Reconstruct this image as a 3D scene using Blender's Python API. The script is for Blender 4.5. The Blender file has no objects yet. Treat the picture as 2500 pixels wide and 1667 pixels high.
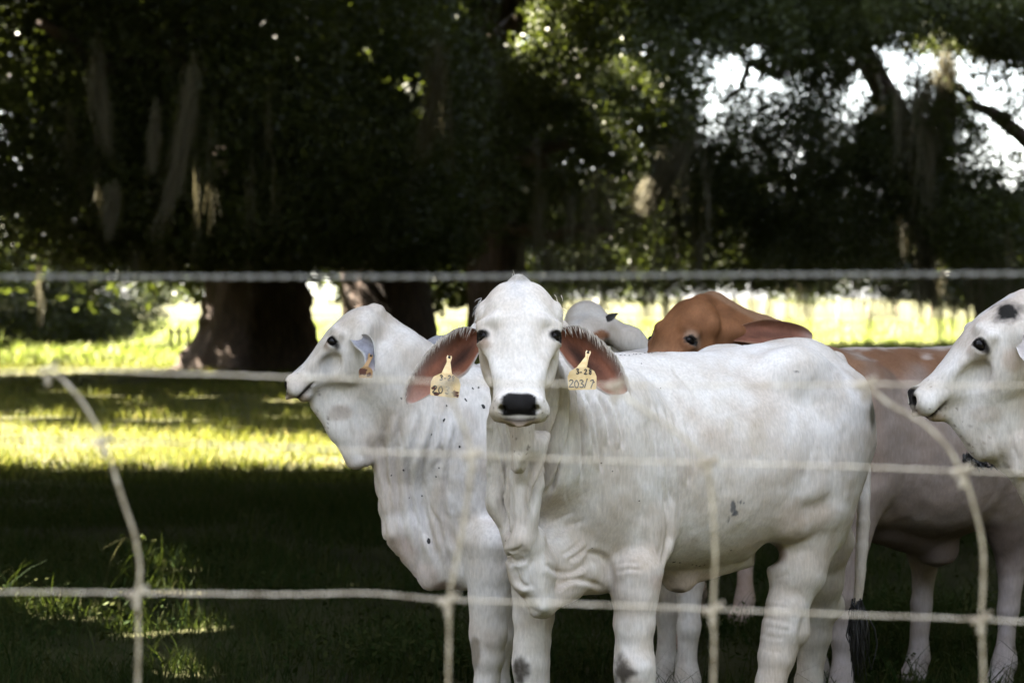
import bpy, bmesh, math, random
import numpy as np
from mathutils import Vector, Matrix
random.seed(7); rng = np.random.default_rng(7)
R = math.radians
C = bpy.context.scene.collection
SC = bpy.context.scene

# ------------------------------------------------------------------ camera, sky, sun, exposure
F_PX = 5903.0                    # 85 mm on a 36 mm sensor, measured on a 2500 px wide frame
PITCH = math.atan((833.5 - 720.0) / F_PX)
CAM_Z = 1.4
cam = bpy.data.cameras.new('camera'); cam_o = bpy.data.objects.new('camera', cam); C.objects.link(cam_o)
cam_o.location = (0, 0, CAM_Z); cam_o.rotation_euler = (math.pi/2 - PITCH, 0, 0)
cam.sensor_width = 36; cam.lens = 85; cam.clip_start = 0.1; cam.clip_end = 2000
cam.dof.use_dof = True; cam.dof.focus_distance = 6.45; cam.dof.aperture_fstop = 5.0
SC.camera = cam_o

SUN_DIR = Vector((-0.76, 0.20, 0.80)).normalized()     # towards the sun: left, a little behind the herd
world = bpy.data.worlds.new('World'); SC.world = world; world.use_nodes = True
wn = world.node_tree.nodes; wl = world.node_tree.links
bg = wn['Background']; sky = wn.new('ShaderNodeTexSky'); sky.sky_type = 'NISHITA'; sky.sun_disc = False
sky.sun_elevation = math.asin(SUN_DIR.z); sky.sun_rotation = math.atan2(SUN_DIR.x, SUN_DIR.y)
sky.air_density = 1.0; sky.dust_density = 2.0; sky.ozone_density = 1.0
hs = wn.new('ShaderNodeHueSaturation'); hs.inputs['Saturation'].default_value = .45      # open sky as a camera balanced for shade sees it
wl.new(sky.outputs[0], hs.inputs['Color']); wl.new(hs.outputs[0], bg.inputs[0]); bg.inputs[1].default_value = 0.05
sun = bpy.data.lights.new('sun', 'SUN'); sun.energy = 5.0; sun.angle = R(0.53); sun.color = (1.0, 0.90, 0.74)
sun_o = bpy.data.objects.new('sun', sun); C.objects.link(sun_o)
sun_o.rotation_euler = (-SUN_DIR).to_track_quat('-Z', 'Y').to_euler()
vs = SC.view_settings; vs.view_transform = 'Standard'; vs.look = 'None'; vs.gamma = 1; vs.use_curve_mapping = False
vs.exposure = 5.1
SC.cycles.max_bounces = 6; SC.cycles.diffuse_bounces = 3; SC.cycles.glossy_bounces = 2; SC.cycles.transmission_bounces = 4

# ------------------------------------------------------------------ helpers
def P(px, py, Y):
    """world point at distance Y that was measured at pixel (px, py) of the photograph"""
    x = (px - 1250.0)/F_PX; y = (833.5 - py)/F_PX
    d = np.array([x, math.cos(PITCH) + y*math.sin(PITCH), -math.sin(PITCH) + y*math.cos(PITCH)])
    return np.array([0, 0, CAM_Z]) + d*(Y/d[1])
def nrm(v):
    v = np.asarray(v, float); return v/np.linalg.norm(v)
def tag(o, label=None, cat=None, group=None, kind=None):
    if label: o['label'] = label
    if cat: o['category'] = cat
    if group: o['group'] = group
    if kind: o['kind'] = kind
    return o
def empty(name, loc=(0,0,0), rz=0):
    o = bpy.data.objects.new(name, None); C.objects.link(o); o.location = loc; o.rotation_euler = (0,0,rz); o.empty_display_size = .1
    return o
def link(name, me, mat=None, parent=None, world_pos=True):
    o = bpy.data.objects.new(name, me); C.objects.link(o)
    if mat and not me.materials: me.materials.append(mat)
    if parent is not None:
        o.parent = parent
        if world_pos: o.matrix_parent_inverse = Matrix.Translation(-Vector(parent.location))
    return o
def mesh_np(name, V, faces, smooth=True, tint=None, mat_idx=None):
    """V (n,3); faces: list of int arrays, each (m,k)"""
    me = bpy.data.meshes.new(name)
    V = np.ascontiguousarray(V, np.float32)
    faces = [np.asarray(f, np.int32) for f in faces if len(f)]
    tot = np.concatenate([np.full(len(f), f.shape[1], np.int32) for f in faces])
    loops = np.concatenate([f.ravel() for f in faces])
    start = np.concatenate([[0], np.cumsum(tot)[:-1]]).astype(np.int32)
    me.vertices.add(len(V)); me.vertices.foreach_set('co', V.ravel())
    me.loops.add(len(loops)); me.loops.foreach_set('vertex_index', loops)
    me.polygons.add(len(tot)); me.polygons.foreach_set('loop_start', start); me.polygons.foreach_set('loop_total', tot)
    if mat_idx is not None: me.polygons.foreach_set('material_index', np.asarray(mat_idx, np.int32))
    me.update(calc_edges=True); me.validate()
    me.polygons.foreach_set('use_smooth', np.full(len(me.polygons), smooth, bool))
    if tint is not None:
        at = me.color_attributes.new('tint', 'FLOAT_COLOR', 'POINT')
        col = np.ones((len(V), 4), np.float32); col[:, :3] = tint
        at.data.foreach_set('color', col.ravel())
    return me
def tube_np(pts, rad, n=8, cap=True, twist=0.0):
    """lofted tube along pts with radius per point -> V, faces"""
    pts = np.asarray(pts, float); m = len(pts); rad = np.broadcast_to(np.asarray(rad, float), (m,))
    T = np.gradient(pts, axis=0); T /= np.linalg.norm(T, axis=1)[:, None] + 1e-12
    ref = np.array([0, 0, 1.0]) if abs(T[:, 2]).mean() < .8 else np.array([0, 1.0, 0])
    S = np.cross(T, ref); S /= np.linalg.norm(S, axis=1)[:, None] + 1e-12; U = np.cross(S, T)
    a = np.linspace(0, 2*np.pi, n, endpoint=False)
    ring = S[:, None]*np.cos(a)[None, :, None] + U[:, None]*np.sin(a)[None, :, None]
    V = (pts[:, None] + ring*rad[:, None, None]).reshape(-1, 3)
    i = np.arange(m-1)[:, None]*n; j = np.arange(n)[None]; k = (j+1) % n
    Fq = np.stack([i+j, i+k, i+n+k, i+n+j], -1).reshape(-1, 4)
    fs = [Fq]
    if cap:
        V = np.vstack([V, pts[:1], pts[-1:]]); c0 = m*n
        jj = np.arange(n); kk = (jj+1) % n
        fs.append(np.vstack([np.stack([np.full(n, c0), kk, jj], -1), np.stack([np.full(n, c0+1), (m-1)*n+jj, (m-1)*n+kk], -1)]))
    return V, fs
class MB:
    def __init__(s): s.V = []; s.F = {}; s.n = 0; s.T = []
    def add(s, V, fs, tint=None):
        for f in fs:
            f = np.asarray(f)
            if len(f): s.F.setdefault(f.shape[1], []).append(f + s.n)
        s.V.append(np.asarray(V, float)); s.n += len(V)
        if tint is not None: s.T.append(np.broadcast_to(np.asarray(tint, float), (len(V), 3)))
        return s
    def mesh(s, name, smooth=True):
        return mesh_np(name, np.vstack(s.V), [np.vstack(f) for f in s.F.values()], smooth, np.vstack(s.T) if s.T else None)
def spline(pts, n):
    """Catmull-Rom through pts -> n points"""
    p = np.asarray(pts, float); p = np.vstack([2*p[0]-p[1], p, 2*p[-1]-p[-2]])
    u = np.linspace(0, len(p)-3-1e-6, n); i = u.astype(int); t = (u-i)[:, None]
    a, b, c, d = p[i], p[i+1], p[i+2], p[i+3]
    return .5*((2*b) + (c-a)*t + (2*a-5*b+4*c-d)*t*t + (3*b-a-3*c+d)*t**3)
def _h(a, b, c):
    n = a ^ b ^ c; n = (n ^ (n >> np.uint32(15)))*np.uint32(0x2c1b3c6d); n = (n ^ (n >> np.uint32(12)))*np.uint32(0x297a2d39)
    return ((n ^ (n >> np.uint32(15))) & np.uint32(0xffffff)).astype(np.float32)*np.float32(1/16777215.)
def vnoise(p, scale=1.0, seed=0):
    p = np.asarray(p, float)*scale; fl = np.floor(p); f = (p-fl).astype(np.float32); f = f*f*(3-2*f); i = fl.astype(np.int32).view(np.uint32)
    K = (np.uint32(73856093), np.uint32(19349663), np.uint32(83492791)); one = np.uint32(1); sd = np.uint32((seed*2654435761) & 0xffffffff)
    A = [(i[..., 0]*K[0]) ^ sd, ((i[..., 0]+one)*K[0]) ^ sd]; B = [i[..., 1]*K[1], (i[..., 1]+one)*K[1]]; D = [i[..., 2]*K[2], (i[..., 2]+one)*K[2]]
    fx, fy, fz = f[..., 0], f[..., 1], f[..., 2]
    def lz(a, b):
        u = _h(A[a], B[b], D[0]); return u + (_h(A[a], B[b], D[1])-u)*fz
    def ly(a):
        u = lz(a, 0); return u + (lz(a, 1)-u)*fy
    u = ly(0); return (u + (ly(1)-u)*fx).astype(float)
def fbm(p, scale, seed=0, oct=3):
    s = 0; a = .5; t = 0
    for k in range(oct):
        s = s + a*vnoise(p, scale*2**k, seed+k); t += a; a *= .5
    return s/t
def ss(x, a, b):
    t = np.clip((x-a)/(b-a), 0, 1); return t*t*(3-2*t)

# ------------------------------------------------------------------ materials
def mat_new(name):
    m = bpy.data.materials.new(name); m.use_nodes = True
    nt = m.node_tree; return m, nt.nodes, nt.links, nt.nodes['Principled BSDF']
def node(N, t, **kw):
    n = N.new(t)
    for k, v in kw.items(): setattr(n, k, v)
    return n
def noise_col(N, L, scale, cols, detail=6, coord='Object', stretch=None, rough=.6):
    tc = node(N, 'ShaderNodeTexCoord'); src = tc.outputs[coord]
    if stretch:
        mp = node(N, 'ShaderNodeMapping'); mp.inputs['Scale'].default_value = stretch; L.new(src, mp.inputs[0]); src = mp.outputs[0]
    nz = node(N, 'ShaderNodeTexNoise'); nz.inputs['Scale'].default_value = scale; nz.inputs['Detail'].default_value = detail; nz.inputs['Roughness'].default_value = rough
    L.new(src, nz.inputs['Vector'])
    rp = node(N, 'ShaderNodeValToRGB'); e = rp.color_ramp.elements
    while len(e) < len(cols): e.new(.5)
    for el, (p, c) in zip(e, cols): el.position = p; el.color = (*c, 1)
    L.new(nz.outputs[0], rp.inputs[0]); return rp.outputs[0], nz.outputs[0], src
def bump(N, L, B, h, strength, dist):
    b = node(N, 'ShaderNodeBump'); b.inputs['Strength'].default_value = strength; b.inputs['Distance'].default_value = dist
    L.new(h, b.inputs['Height']); L.new(b.outputs[0], B.inputs['Normal']); return b
def simple(name, col, rough=.6, metal=0, spec=.5):
    m, N, L, B = mat_new(name); B.inputs['Base Color'].default_value = (*col, 1); B.inputs['Roughness'].default_value = rough
    B.inputs['Metallic'].default_value = metal; B.inputs['Specular IOR Level'].default_value = spec; return m

def make_leaf_mat(name, dark, light, trans, transfac=.25, rough=.45, spec=.25):
    m, N, L, B = mat_new(name)
    at = node(N, 'ShaderNodeAttribute', attribute_name='tint')
    mx = node(N, 'ShaderNodeMix', data_type='RGBA'); mx.inputs[6].default_value = (*dark, 1); mx.inputs[7].default_value = (*light, 1)
    L.new(at.outputs['Fac'], mx.inputs[0]); L.new(mx.outputs[2], B.inputs['Base Color'])
    B.inputs['Roughness'].default_value = rough; B.inputs['Specular IOR Level'].default_value = spec
    tr = node(N, 'ShaderNodeBsdfTranslucent'); tr.inputs[0].default_value = (*trans, 1)
    ms = node(N, 'ShaderNodeMixShader'); ms.inputs[0].default_value = transfac
    L.new(B.outputs[0], ms.inputs[1]); L.new(tr.outputs[0], ms.inputs[2]); L.new(ms.outputs[0], N['Material Output'].inputs[0])
    return m
M_leaf = make_leaf_mat('oak_leaf', (.011, .016, .005), (.046, .056, .012), (.075, .095, .012))
M_grass_shaded = make_leaf_mat('grass_blade_shaded', (.008, .022, .004), (.052, .050, .016), (.05, .07, .01), .25, .7, .06)  # shaded copy of the turf, the shade put into the blade colour
M_turf_lit = make_leaf_mat('turf_blade_lit', (.05, .066, .011), (.20, .165, .045), (.12, .13, .018), .3, .7, .08)  # lit copy of the same turf, sunlight put into the paler blades
M_field_lit = make_leaf_mat('field_grass_lit', (.12, .16, .025), (.22, .22, .06), (.16, .20, .03), .3, .6)  # lit copy for the field, its sunshine also in the base colour
M_moss = make_leaf_mat('hanging_moss', (.045, .042, .03), (.12, .11, .075), (.09, .08, .045), .25, .8)

def make_bark():
    m, N, L, B = mat_new('oak_bark')
    c, f, s = noise_col(N, L, 3.0, [(.3, (.014, .010, .008)), (.55, (.042, .025, .017)), (.75, (.095, .060, .042))], 8, 'Object', (5, 5, .8))
    L.new(c, B.inputs['Base Color']); B.inputs['Roughness'].default_value = .9; bump(N, L, B, f, .8, .06); return m
M_bark = make_bark()
def make_ground():
    m, N, L, B = mat_new('pasture_ground')
    c, f, s = noise_col(N, L, .9, [(.25, (.018, .016, .010)), (.5, (.035, .036, .014)), (.75, (.06, .05, .028))], 9, 'Object')
    L.new(c, B.inputs['Base Color']); B.inputs['Roughness'].default_value = .95; B.inputs['Specular IOR Level'].default_value = .1
    n2 = node(N, 'ShaderNodeTexNoise'); n2.inputs['Scale'].default_value = 30; n2.inputs['Detail'].default_value = 6; L.new(s, n2.inputs['Vector'])
    bump(N, L, B, n2.outputs[0], .6, .03); return m
M_ground = make_ground()
# ------------------------------------------------------------------ ground and grass
def make_ground_mesh():
    ys = np.concatenate([np.linspace(-40, 0, 6), np.linspace(2, 100, 60), np.geomspace(110, 900, 16)]); xs = np.concatenate([-np.geomspace(700, 30, 12), np.linspace(-25, 25, 51), np.geomspace(30, 700, 12)])
    X, Y = np.meshgrid(xs, ys); V = np.stack([X.ravel(), Y.ravel(), np.zeros(X.size)], 1)
    V[:, 2] = (fbm(V, .35, 60)-.5)*.10*ss(V[:, 1], 9, 16)*ss(140-V[:, 1], 0, 40)
    nx = len(xs); i = np.arange(len(ys)-1)[:, None]*nx; j = np.arange(nx-1)[None]
    return mesh_np('ground', V, [np.stack([i+j, i+j+1, i+nx+j+1, i+nx+j], -1).reshape(-1, 4)])
g_o = link('ground', make_ground_mesh(), M_ground); tag(g_o, 'rough green pasture running back under the oaks', kind='structure')
def gz(x, y):
    V = np.stack([x, y, np.zeros_like(x)], 1); return (fbm(V, .35, 60)-.5)*.10*ss(y, 9, 16)*ss(140-y, 0, 40)
def grass(name, label, n, y0, y1, hmin, hmax, wid, mat, pw=1.0, lean=.5, seg=3, clump=.5, margin=1.25, dry=.25):
    u = rng.random(n*2); y = y0*(y1/y0)**u if pw == 0 else (y0**pw + u*(y1**pw-y0**pw))**(1/pw)
    hw = y*1250/F_PX*margin + .3; x = (rng.random(len(y))*2-1)*hw
    c = fbm(np.stack([x, y, 0*x], 1), 1.3, 70); keep = rng.random(len(y)) < np.clip((c-.5)*clump*5+.6, .08, 1); x, y, c = x[keep][:n], y[keep][:n], c[keep][:n]; n = len(x)
    h = (hmin+(hmax-hmin)*rng.random(n)**1.6)*(.55+.9*c); az = rng.random(n)*2*np.pi; ln = h*lean*(.3+rng.random(n)); w = wid*(.6+.8*rng.random(n)); fa = rng.random(n)*np.pi
    z = gz(x, y); b = np.stack([x, y, z], 1); d = np.stack([np.cos(az), np.sin(az), 0*az], 1); s_ = np.stack([np.cos(fa), np.sin(fa), 0*fa], 1)
    t = np.linspace(0, 1, seg+1); VV = []
    for k, tt in enumerate(t):
        c_ = b + d*(ln*tt**2)[:, None] + np.array([0, 0, 1.])*(h*(tt-.28*lean*tt**2))[:, None]; ww = (w*(1-tt**1.5))[:, None]
        if k < seg: VV += [c_-s_*ww, c_+s_*ww]
        else: VV.append(c_)
    V = np.stack(VV, 1); m = V.shape[1]; V = V.reshape(-1, 3); o = np.arange(n)[:, None]*m
    F4 = np.concatenate([o+np.array([[2*k, 2*k+1, 2*k+3, 2*k+2]]) for k in range(seg-1)]) if seg > 1 else np.zeros((0, 4), int)
    F3 = o+np.array([[m-3, m-2, m-1]]); tv = np.where(rng.random(n) < dry, .6+.4*rng.random(n), .35*rng.random(n)); T = np.repeat(tv, m)[:, None]*np.ones(3)
    o_ = link(name, mesh_np(name, V, [F4, F3], True, T), mat); return tag(o_, label, 'grass', kind='stuff')
grass('near_grass', 'dark shaded grass between the fence and the cattle', 120000, 7.6, 19, .04, .17, .0022, M_grass_shaded, 1.4, .7, 3, .6)
grass('tall_grass', 'tall loose blades standing above the shaded turf', 9000, 7.2, 20, .16, .36, .0024, M_grass_shaded, 1.2, .8, 4, .9, dry=.35)
grass('middle_grass', 'sunlit and shaded turf below the oaks', 110000, 18, 50, .05, .18, .006, M_turf_lit, 1.0, .6, 2, .5, dry=.2)
grass('field_grass_lit', 'bright sunlit field grass beyond the oaks', 60000, 46, 130, .10, .32, .02, M_field_lit, .9, .5, 2, .4, dry=.4)
# low broad-leaved weeds in the turf
def weeds(n):
    mb = []; T = []
    y = 8.4 + 10*rng.random(n)**1.5; x = (rng.random(n)*2-1)*(y*.22+.2); V = []; 
    for i in range(n):
        k = rng.integers(8, 22); p = np.array([x[i], y[i], .02]); r = .05+.10*rng.random()
        c = p + np.stack([rng.normal(0, r, k), rng.normal(0, r, k), .02+.13*rng.random(k)], 1); a = rng.random(k)*6.28; l = .008+.012*rng.random(k)
        d = np.stack([np.cos(a), np.sin(a), rng.normal(.2, .4, k)], 1); s_ = np.stack([-np.sin(a), np.cos(a), rng.normal(0, .3, k)], 1)
        V.append(np.stack([c-d*l[:, None], c+s_*l[:, None]*.5, c+d*l[:, None], c-s_*l[:, None]*.5], 1).reshape(-1, 3)); T.append(np.repeat(rng.random(k)*.7, 4))
    V = np.vstack(V); T = np.concatenate(T); q = np.arange(len(V)).reshape(-1, 4)
    o = link('ground_weeds', mesh_np('ground_weeds', V, [q], True, T[:, None]*np.ones(3)), M_grass_shaded); tag(o, 'small broad-leaved weeds scattered through the shaded turf', 'weeds', kind='stuff')
weeds(700)

# ------------------------------------------------------------------ trees
def proj(V):
    """photo pixel of world points (used to lay skin folds and spots where they were measured)"""
    d = V-np.array([0, 0, CAM_Z]); c, s_ = math.cos(PITCH), math.sin(PITCH)
    z = d[:, 1]*c - d[:, 2]*s_; y = d[:, 1]*s_ + d[:, 2]*c
    return 1250+F_PX*d[:, 0]/z, 833.5-F_PX*y/z

def leaf_quads(c, size, tv):
    n = len(c); d = rng.normal(0, 1, (n, 3)); d /= np.linalg.norm(d, axis=1)[:, None]; e = rng.normal(0, 1, (n, 3)); e -= d*(e*d).sum(1)[:, None]; e /= np.linalg.norm(e, axis=1)[:, None]
    l = (size*(.6+.8*rng.random(n)))[:, None]
    V = np.stack([c-d*l*.5, c+e*l*.24, c+d*l*.5, c-e*l*.24], 1).reshape(-1, 3); return V, np.arange(4*n).reshape(-1, 4), np.repeat(tv, 4)[:, None]*np.ones(3)
LIT_GROUND = [(-7.5, -.3, 19.1, 22.2, 1.), (-13, -5.8, 46, 60, .92), (-3.0, 14, 66, 140, .9), (-30, 20, 71, 150, .95)]
LIT_SPOTS = [(P(1430, 70, 36), 1.0), (P(1500, 230, 38), .65), (P(1330, 30, 37), .7), (P(2345, 30, 44), .6), (P(2310, 130, 43), .55), (P(2155, 265, 47), .3), (P(2195, 280, 47), .3),
             (P(1540, 400, 40), .45), (P(940, 140, 37), .3), (P(1900, 30, 50), .4), (P(60, 1400, 10.6), .22), (P(470, 860, 43.5), .22), (P(2255, 640, 47), .35), (P(1310, 640, 46), .35), (P(790, 640, 44), .3), (P(1640, 420, 40), .38), (P(1600, 520, 40), .3)]
SKY_HOLES = [(1800, 175, 46.4, 36.5), (1850, 130, 26.5, 26.5), (2110, 165, 26.5, 39.8), (2150, 215, 23.9, 29.8), (2205, 225, 26.5, 19.9), (2350, 205, 19.9, 39.8), (2400, 270, 36.5, 39.8), (2450, 330, 30.5, 33.1), (2480, 200, 14.6, 39.8), (1955, 390, 11.9, 22.5), (2222, 325, 9.3, 17.3), (2350, 330, 17.3, 17.3), (2290, 220, 10.6, 26.5), (2470, 430, 14.6, 33.1), (430, 55, 9, 26), (440, 195, 8, 16), (425, 725, 30, 30), (790, 720, 30, 60)]
_r = np.random.default_rng(21)
LIT_SPOTS += [(np.array([-1.6-5.6*_r.random(), 25.5+14*_r.random(), .1]), .22+.24*_r.random()**2) for _ in range(16)] + [(np.array([-2.3+1.5*_r.random(), 8.9+4*_r.random(), .1]), .14+.06*_r.random()) for _ in range(9)]
def sun_gaps(p, seed):
    """leave the holes in the canopy through which the sun reaches the turf and a few boughs"""
    S = np.array(SUN_DIR); g = p - S*(p[:, 2:]/S[2]); j = (vnoise(g, .8, 90)-.5)*2.0; keep = np.ones(len(p), bool); u = rng.random(len(p))
    for x0, x1, y0, y1, f in LIT_GROUND: keep &= ~((u < f*ss(np.minimum(g[:, 1]-y0-j*.6, y1+j*.6-g[:, 1]), -.5, .45)) & (g[:, 0] > x0+j) & (g[:, 0] < x1+j))
    for c, r in LIT_SPOTS:
        d = p-c; t = d@S; q = np.linalg.norm(d-S*t[:, None], axis=1); keep &= ~((t > r*1.1) & (q < r*(1+j*.12)))
    if p[:, 1].max() < 36 or abs(p[:, 0]).min() > 13: return keep
    px, py = proj(p)
    for x, y, rx, ry in SKY_HOLES: keep &= ~((((px-x)/rx)**2+((py-y)/ry)**2 < 1.05+(fbm(p, 2.6, 91, 3)-.5)*6.0) & (u < .74))
    return keep
def blob_pts(c, r, n, gap=.47, ns=1.1, seed=0):
    c = np.array(c); r = np.array(r); out = []; tot = 0
    while tot < n:
        p = rng.normal(0, 1, (n*2, 3)); p /= np.linalg.norm(p, axis=1)[:, None]; p *= (rng.random(len(p))**.45)[:, None]; p = c + p*r
        k = (p[:, 2] > np.where((p[:, 0] < -8) & (abs(p[:, 1]-63) < 4), .05, .7)) & sun_gaps(p, seed)
        if gap > .345: k &= fbm(p, ns, seed, 2) > gap
        out.append(p[k]); tot += k.sum()
        if k.sum() < n*.05: break
    return np.vstack(out)[:n]
def moss_strands(mb_V, mb_T, p, L, n, wid=.05):
    """one hanging beard of ribbons below p"""
    q = 5; t = np.linspace(0, 1, q)
    off = rng.normal(0, wid, (n, 2)); ln = L*(.35+.65*rng.random(n)); sway = rng.normal(0, .05, (n, 2))*L; fa = rng.random(n)*np.pi; w = .003+.006*rng.random(n); st = rng.random(n)**.8*.6*L
    V = np.zeros((n, q, 2, 3))
    for k in range(q):
        wob = (rng.normal(0, .035*L**.5, (n, 2)) if k == 0 else wob*.8 + rng.normal(0, .022*L**.5, (n, 2)))
        x = p[0]+off[:, 0]*(.55+.6*t[k]-.75*t[k]**2)+sway[:, 0]*t[k]**2+wob[:, 0]; y = p[1]+off[:, 1]*(1-.5*t[k])+sway[:, 1]*t[k]**2+wob[:, 1]; z = p[2]-st-ln*t[k]; ww = w*(1-.75*t[k])
        V[:, k, 0] = np.stack([x-np.cos(fa)*ww, y-np.sin(fa)*ww, z], 1); V[:, k, 1] = np.stack([x+np.cos(fa)*ww, y+np.sin(fa)*ww, z], 1)
    mb_V.append(V.reshape(-1, 3)); mb_T.append(np.repeat(rng.random(n), q*2))
def moss_mesh(name, Vs, Ts):
    V = np.vstack(Vs); T = np.concatenate(Ts); n = len(V)//10; o = np.arange(n)[:, None]*10
    return mesh_np(name, V, [np.concatenate([o+np.array([[2*k, 2*k+1, 2*k+3, 2*k+2]]) for k in range(4)])], True, T[:, None]*np.ones(3))
def limb_pts(a, b, n=9, wob=.25):
    a = np.array(a, float); b = np.array(b, float); t = np.linspace(0, 1, n)[:, None]; p = a + (b-a)*t; L = np.linalg.norm(b-a)
    return p + rng.normal(0, wob*L*.12, (n, 3))*np.sin(np.pi*t)
def trunk_mesh(name, pts, rad, flare=0., n=28):
    P_ = spline(pts, 26); r = np.interp(np.linspace(0, 1, 26), np.linspace(0, 1, len(rad)), rad)
    V, fs = tube_np(P_, r, n); V2 = V[:26*n].reshape(26, n, 3); a = np.linspace(0, 2*np.pi, n, endpoint=False)
    for i in range(26):
        z = V2[i, :, 2].mean(); c = P_[i]; lob = 1 + .07*np.sin(3*a+1) + .05*np.sin(7*a+i*.15) + .03*rng.normal(0, 1, n)
        fl = 1 + flare*math.exp(-max(z, 0)/.55)*(1 + .55*np.sin(5*a+2)); V2[i] = c + (V2[i]-c)*(lob*fl)[:, None]
    V[:26*n] = V2.reshape(-1, 3); return mesh_np(name, V, fs)
def tree(label, base, tr_pts, tr_rad, flare, limbs, blobs, leaf=.085, moss=(), cat='tree', group='live oaks over the pasture', name='oak_tree', seed=0):
    root = empty(name, (base[0], base[1], 0)); tag(root, label, cat, group)
    link('trunk', trunk_mesh('trunk', tr_pts, tr_rad, flare), M_bark, root)
    for a, b, r0, r1 in limbs:
        p = limb_pts(a, b); link('limb', mesh_np('limb', *tube_np(p, np.linspace(r0, r1, len(p)), 9)), M_bark, root)
    VV, FF, TT, o = [], [], [], 0
    for i, bl in enumerate(blobs):
        c, r, n = bl[:3]; gp = bl[3] if len(bl) > 3 else .44; sz = bl[4] if len(bl) > 4 else leaf
        p = blob_pts(c, r, n, gp, 1.1, seed*17+i)
        V, Fq, T = leaf_quads(p, sz, np.clip(rng.random(len(p))**1.5*.7 + (vnoise(p, 1.4, seed+3)-.45)*.9, 0, 1)); VV.append(V); FF.append(Fq+o); TT.append(T); o += len(V)
    cr = link('crown', mesh_np('crown', np.vstack(VV), [np.vstack(FF)], False, np.vstack(TT)), M_leaf, root); cr['kind'] = 'stuff'
    if len(moss):
        mv, mt = [], []
        for p, L, n, w in moss: moss_strands(mv, mt, p, L, n, w)
        mo = link('moss', moss_mesh('moss', mv, mt), M_moss, root); mo['kind'] = 'stuff'
    return root
def hang(x0, x1, y0, y1, Y0, Y1, n, L0, L1, ns=26, w=.06):
    """beards of moss whose tops lie between the given measured bounds"""
    r = []
    for i in range(n):
        Y = Y0+(Y1-Y0)*rng.random(); r.append((P(x0+(x1-x0)*rng.random(), y0+(y1-y0)*rng.random(), Y), (L0+(L1-L0)*rng.random())*Y/44, ns, w*(.6+.8*rng.random())))
    return r
def PB(x, y, Y, rx, ry, rz, n, *a): return (P(x, y, Y), (rx, ry, rz), n, *a)

# big oak left of the herd
tree('huge live oak with flared dark trunk left of the herd, moss in its black crown', P(620, 905, 44.7)[:2],
     [P(632, 910, 44.7), P(634, 800, 44.7), P(634, 690, 44.7), P(645, 450, 44.7), P(640, 150, 44.7), P(600, -150, 44.7)], [.98, .93, .90, .88, .78, .6], .42,
     [(P(600, 200, 44.7), P(-300, -300, 40), .5, .18), (P(640, 300, 44.7), P(1150, -300, 42), .45, .15), (P(640, 100, 44.7), P(500, -700, 38), .5, .2), (P(600, 300, 44), P(100, 60, 36), .3, .08)],
     [PB(120, 60, 40, 3.6, 5, 3.2, 46800), PB(600, 120, 38, 3.4, 4, 3.4, 46800), PB(330, 420, 41, 3.6, 4, 1.6, 36000), PB(760, 420, 40, 2.2, 4, 1.7, 27000), PB(60, 480, 42, 2.4, 4, 1.4, 21600), PB(420, 560, 46, 4.0, 3, .75, 21600), PB(680, 610, 43, 1.4, 1.5, .5, 7200, .4),
      ((-6, 42, 10.5), (8.5, 9, 4.0), 36000, .36, .42), ((-8, 31, 8.6), (6, 6, 2.2), 24000, .36, .42), ((-9, 53, 5), (6, 3, 4.0), 22000, .30, .30), ((-12, 40, 8.6), (4.5, 7, 3.2), 22000, .30, .42), PB(560, 560, 40.5, 2.0, 1.5, .8, 14000, .38), PB(330, 600, 42, 2.0, 2, .6, 12000, .38)],
     moss=hang(150, 700, 80, 420, 35, 40, 14, .8, 1.8, 16, .04) + hang(0, 800, 500, 640, 38, 46, 24, .5, 1.0), seed=1)
# second oak just right of it
tree('second live oak, its black trunk rising behind the head of the cow in profile', P(965, 900, 46)[:2],
     [P(965, 905, 46), P(955, 780, 46), P(945, 660, 46), P(960, 400, 46), P(1010, 100, 46), P(1040, -200, 46)], [.80, .80, .78, .7, .6, .45], .3,
     [(P(955, 450, 46), P(700, 100, 42), .3, .1), (P(980, 250, 46), P(1350, -150, 40), .35, .1), (P(1000, 200, 46), P(900, -500, 38), .4, .15)],
     [PB(940, 150, 40, 2.0, 4, 3.2, 30600, .47), PB(980, 470, 43, 2.2, 4, 1.6, 25200, .46), PB(1060, 330, 47, 2.4, 4, 2.2, 18000, .48), PB(900, 600, 44, 2.2, 2, .5, 9000, .46),
      ((-1.5, 43, 11), (6, 8, 3.6), 24000, .38, .42), ((0, 30, 8.8), (6, 5, 2.0), 20000, .38, .42), ((-2.4, 54, 4.6), (3.4, 3, 3.8), 16000, .32, .30), PB(960, 590, 42, 1.5, 1.5, .5, 7000, .42)],
     moss=hang(960, 1200, 0, 420, 36, 42, 14, .8, 2.0, 18, .04), seed=2)
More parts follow.
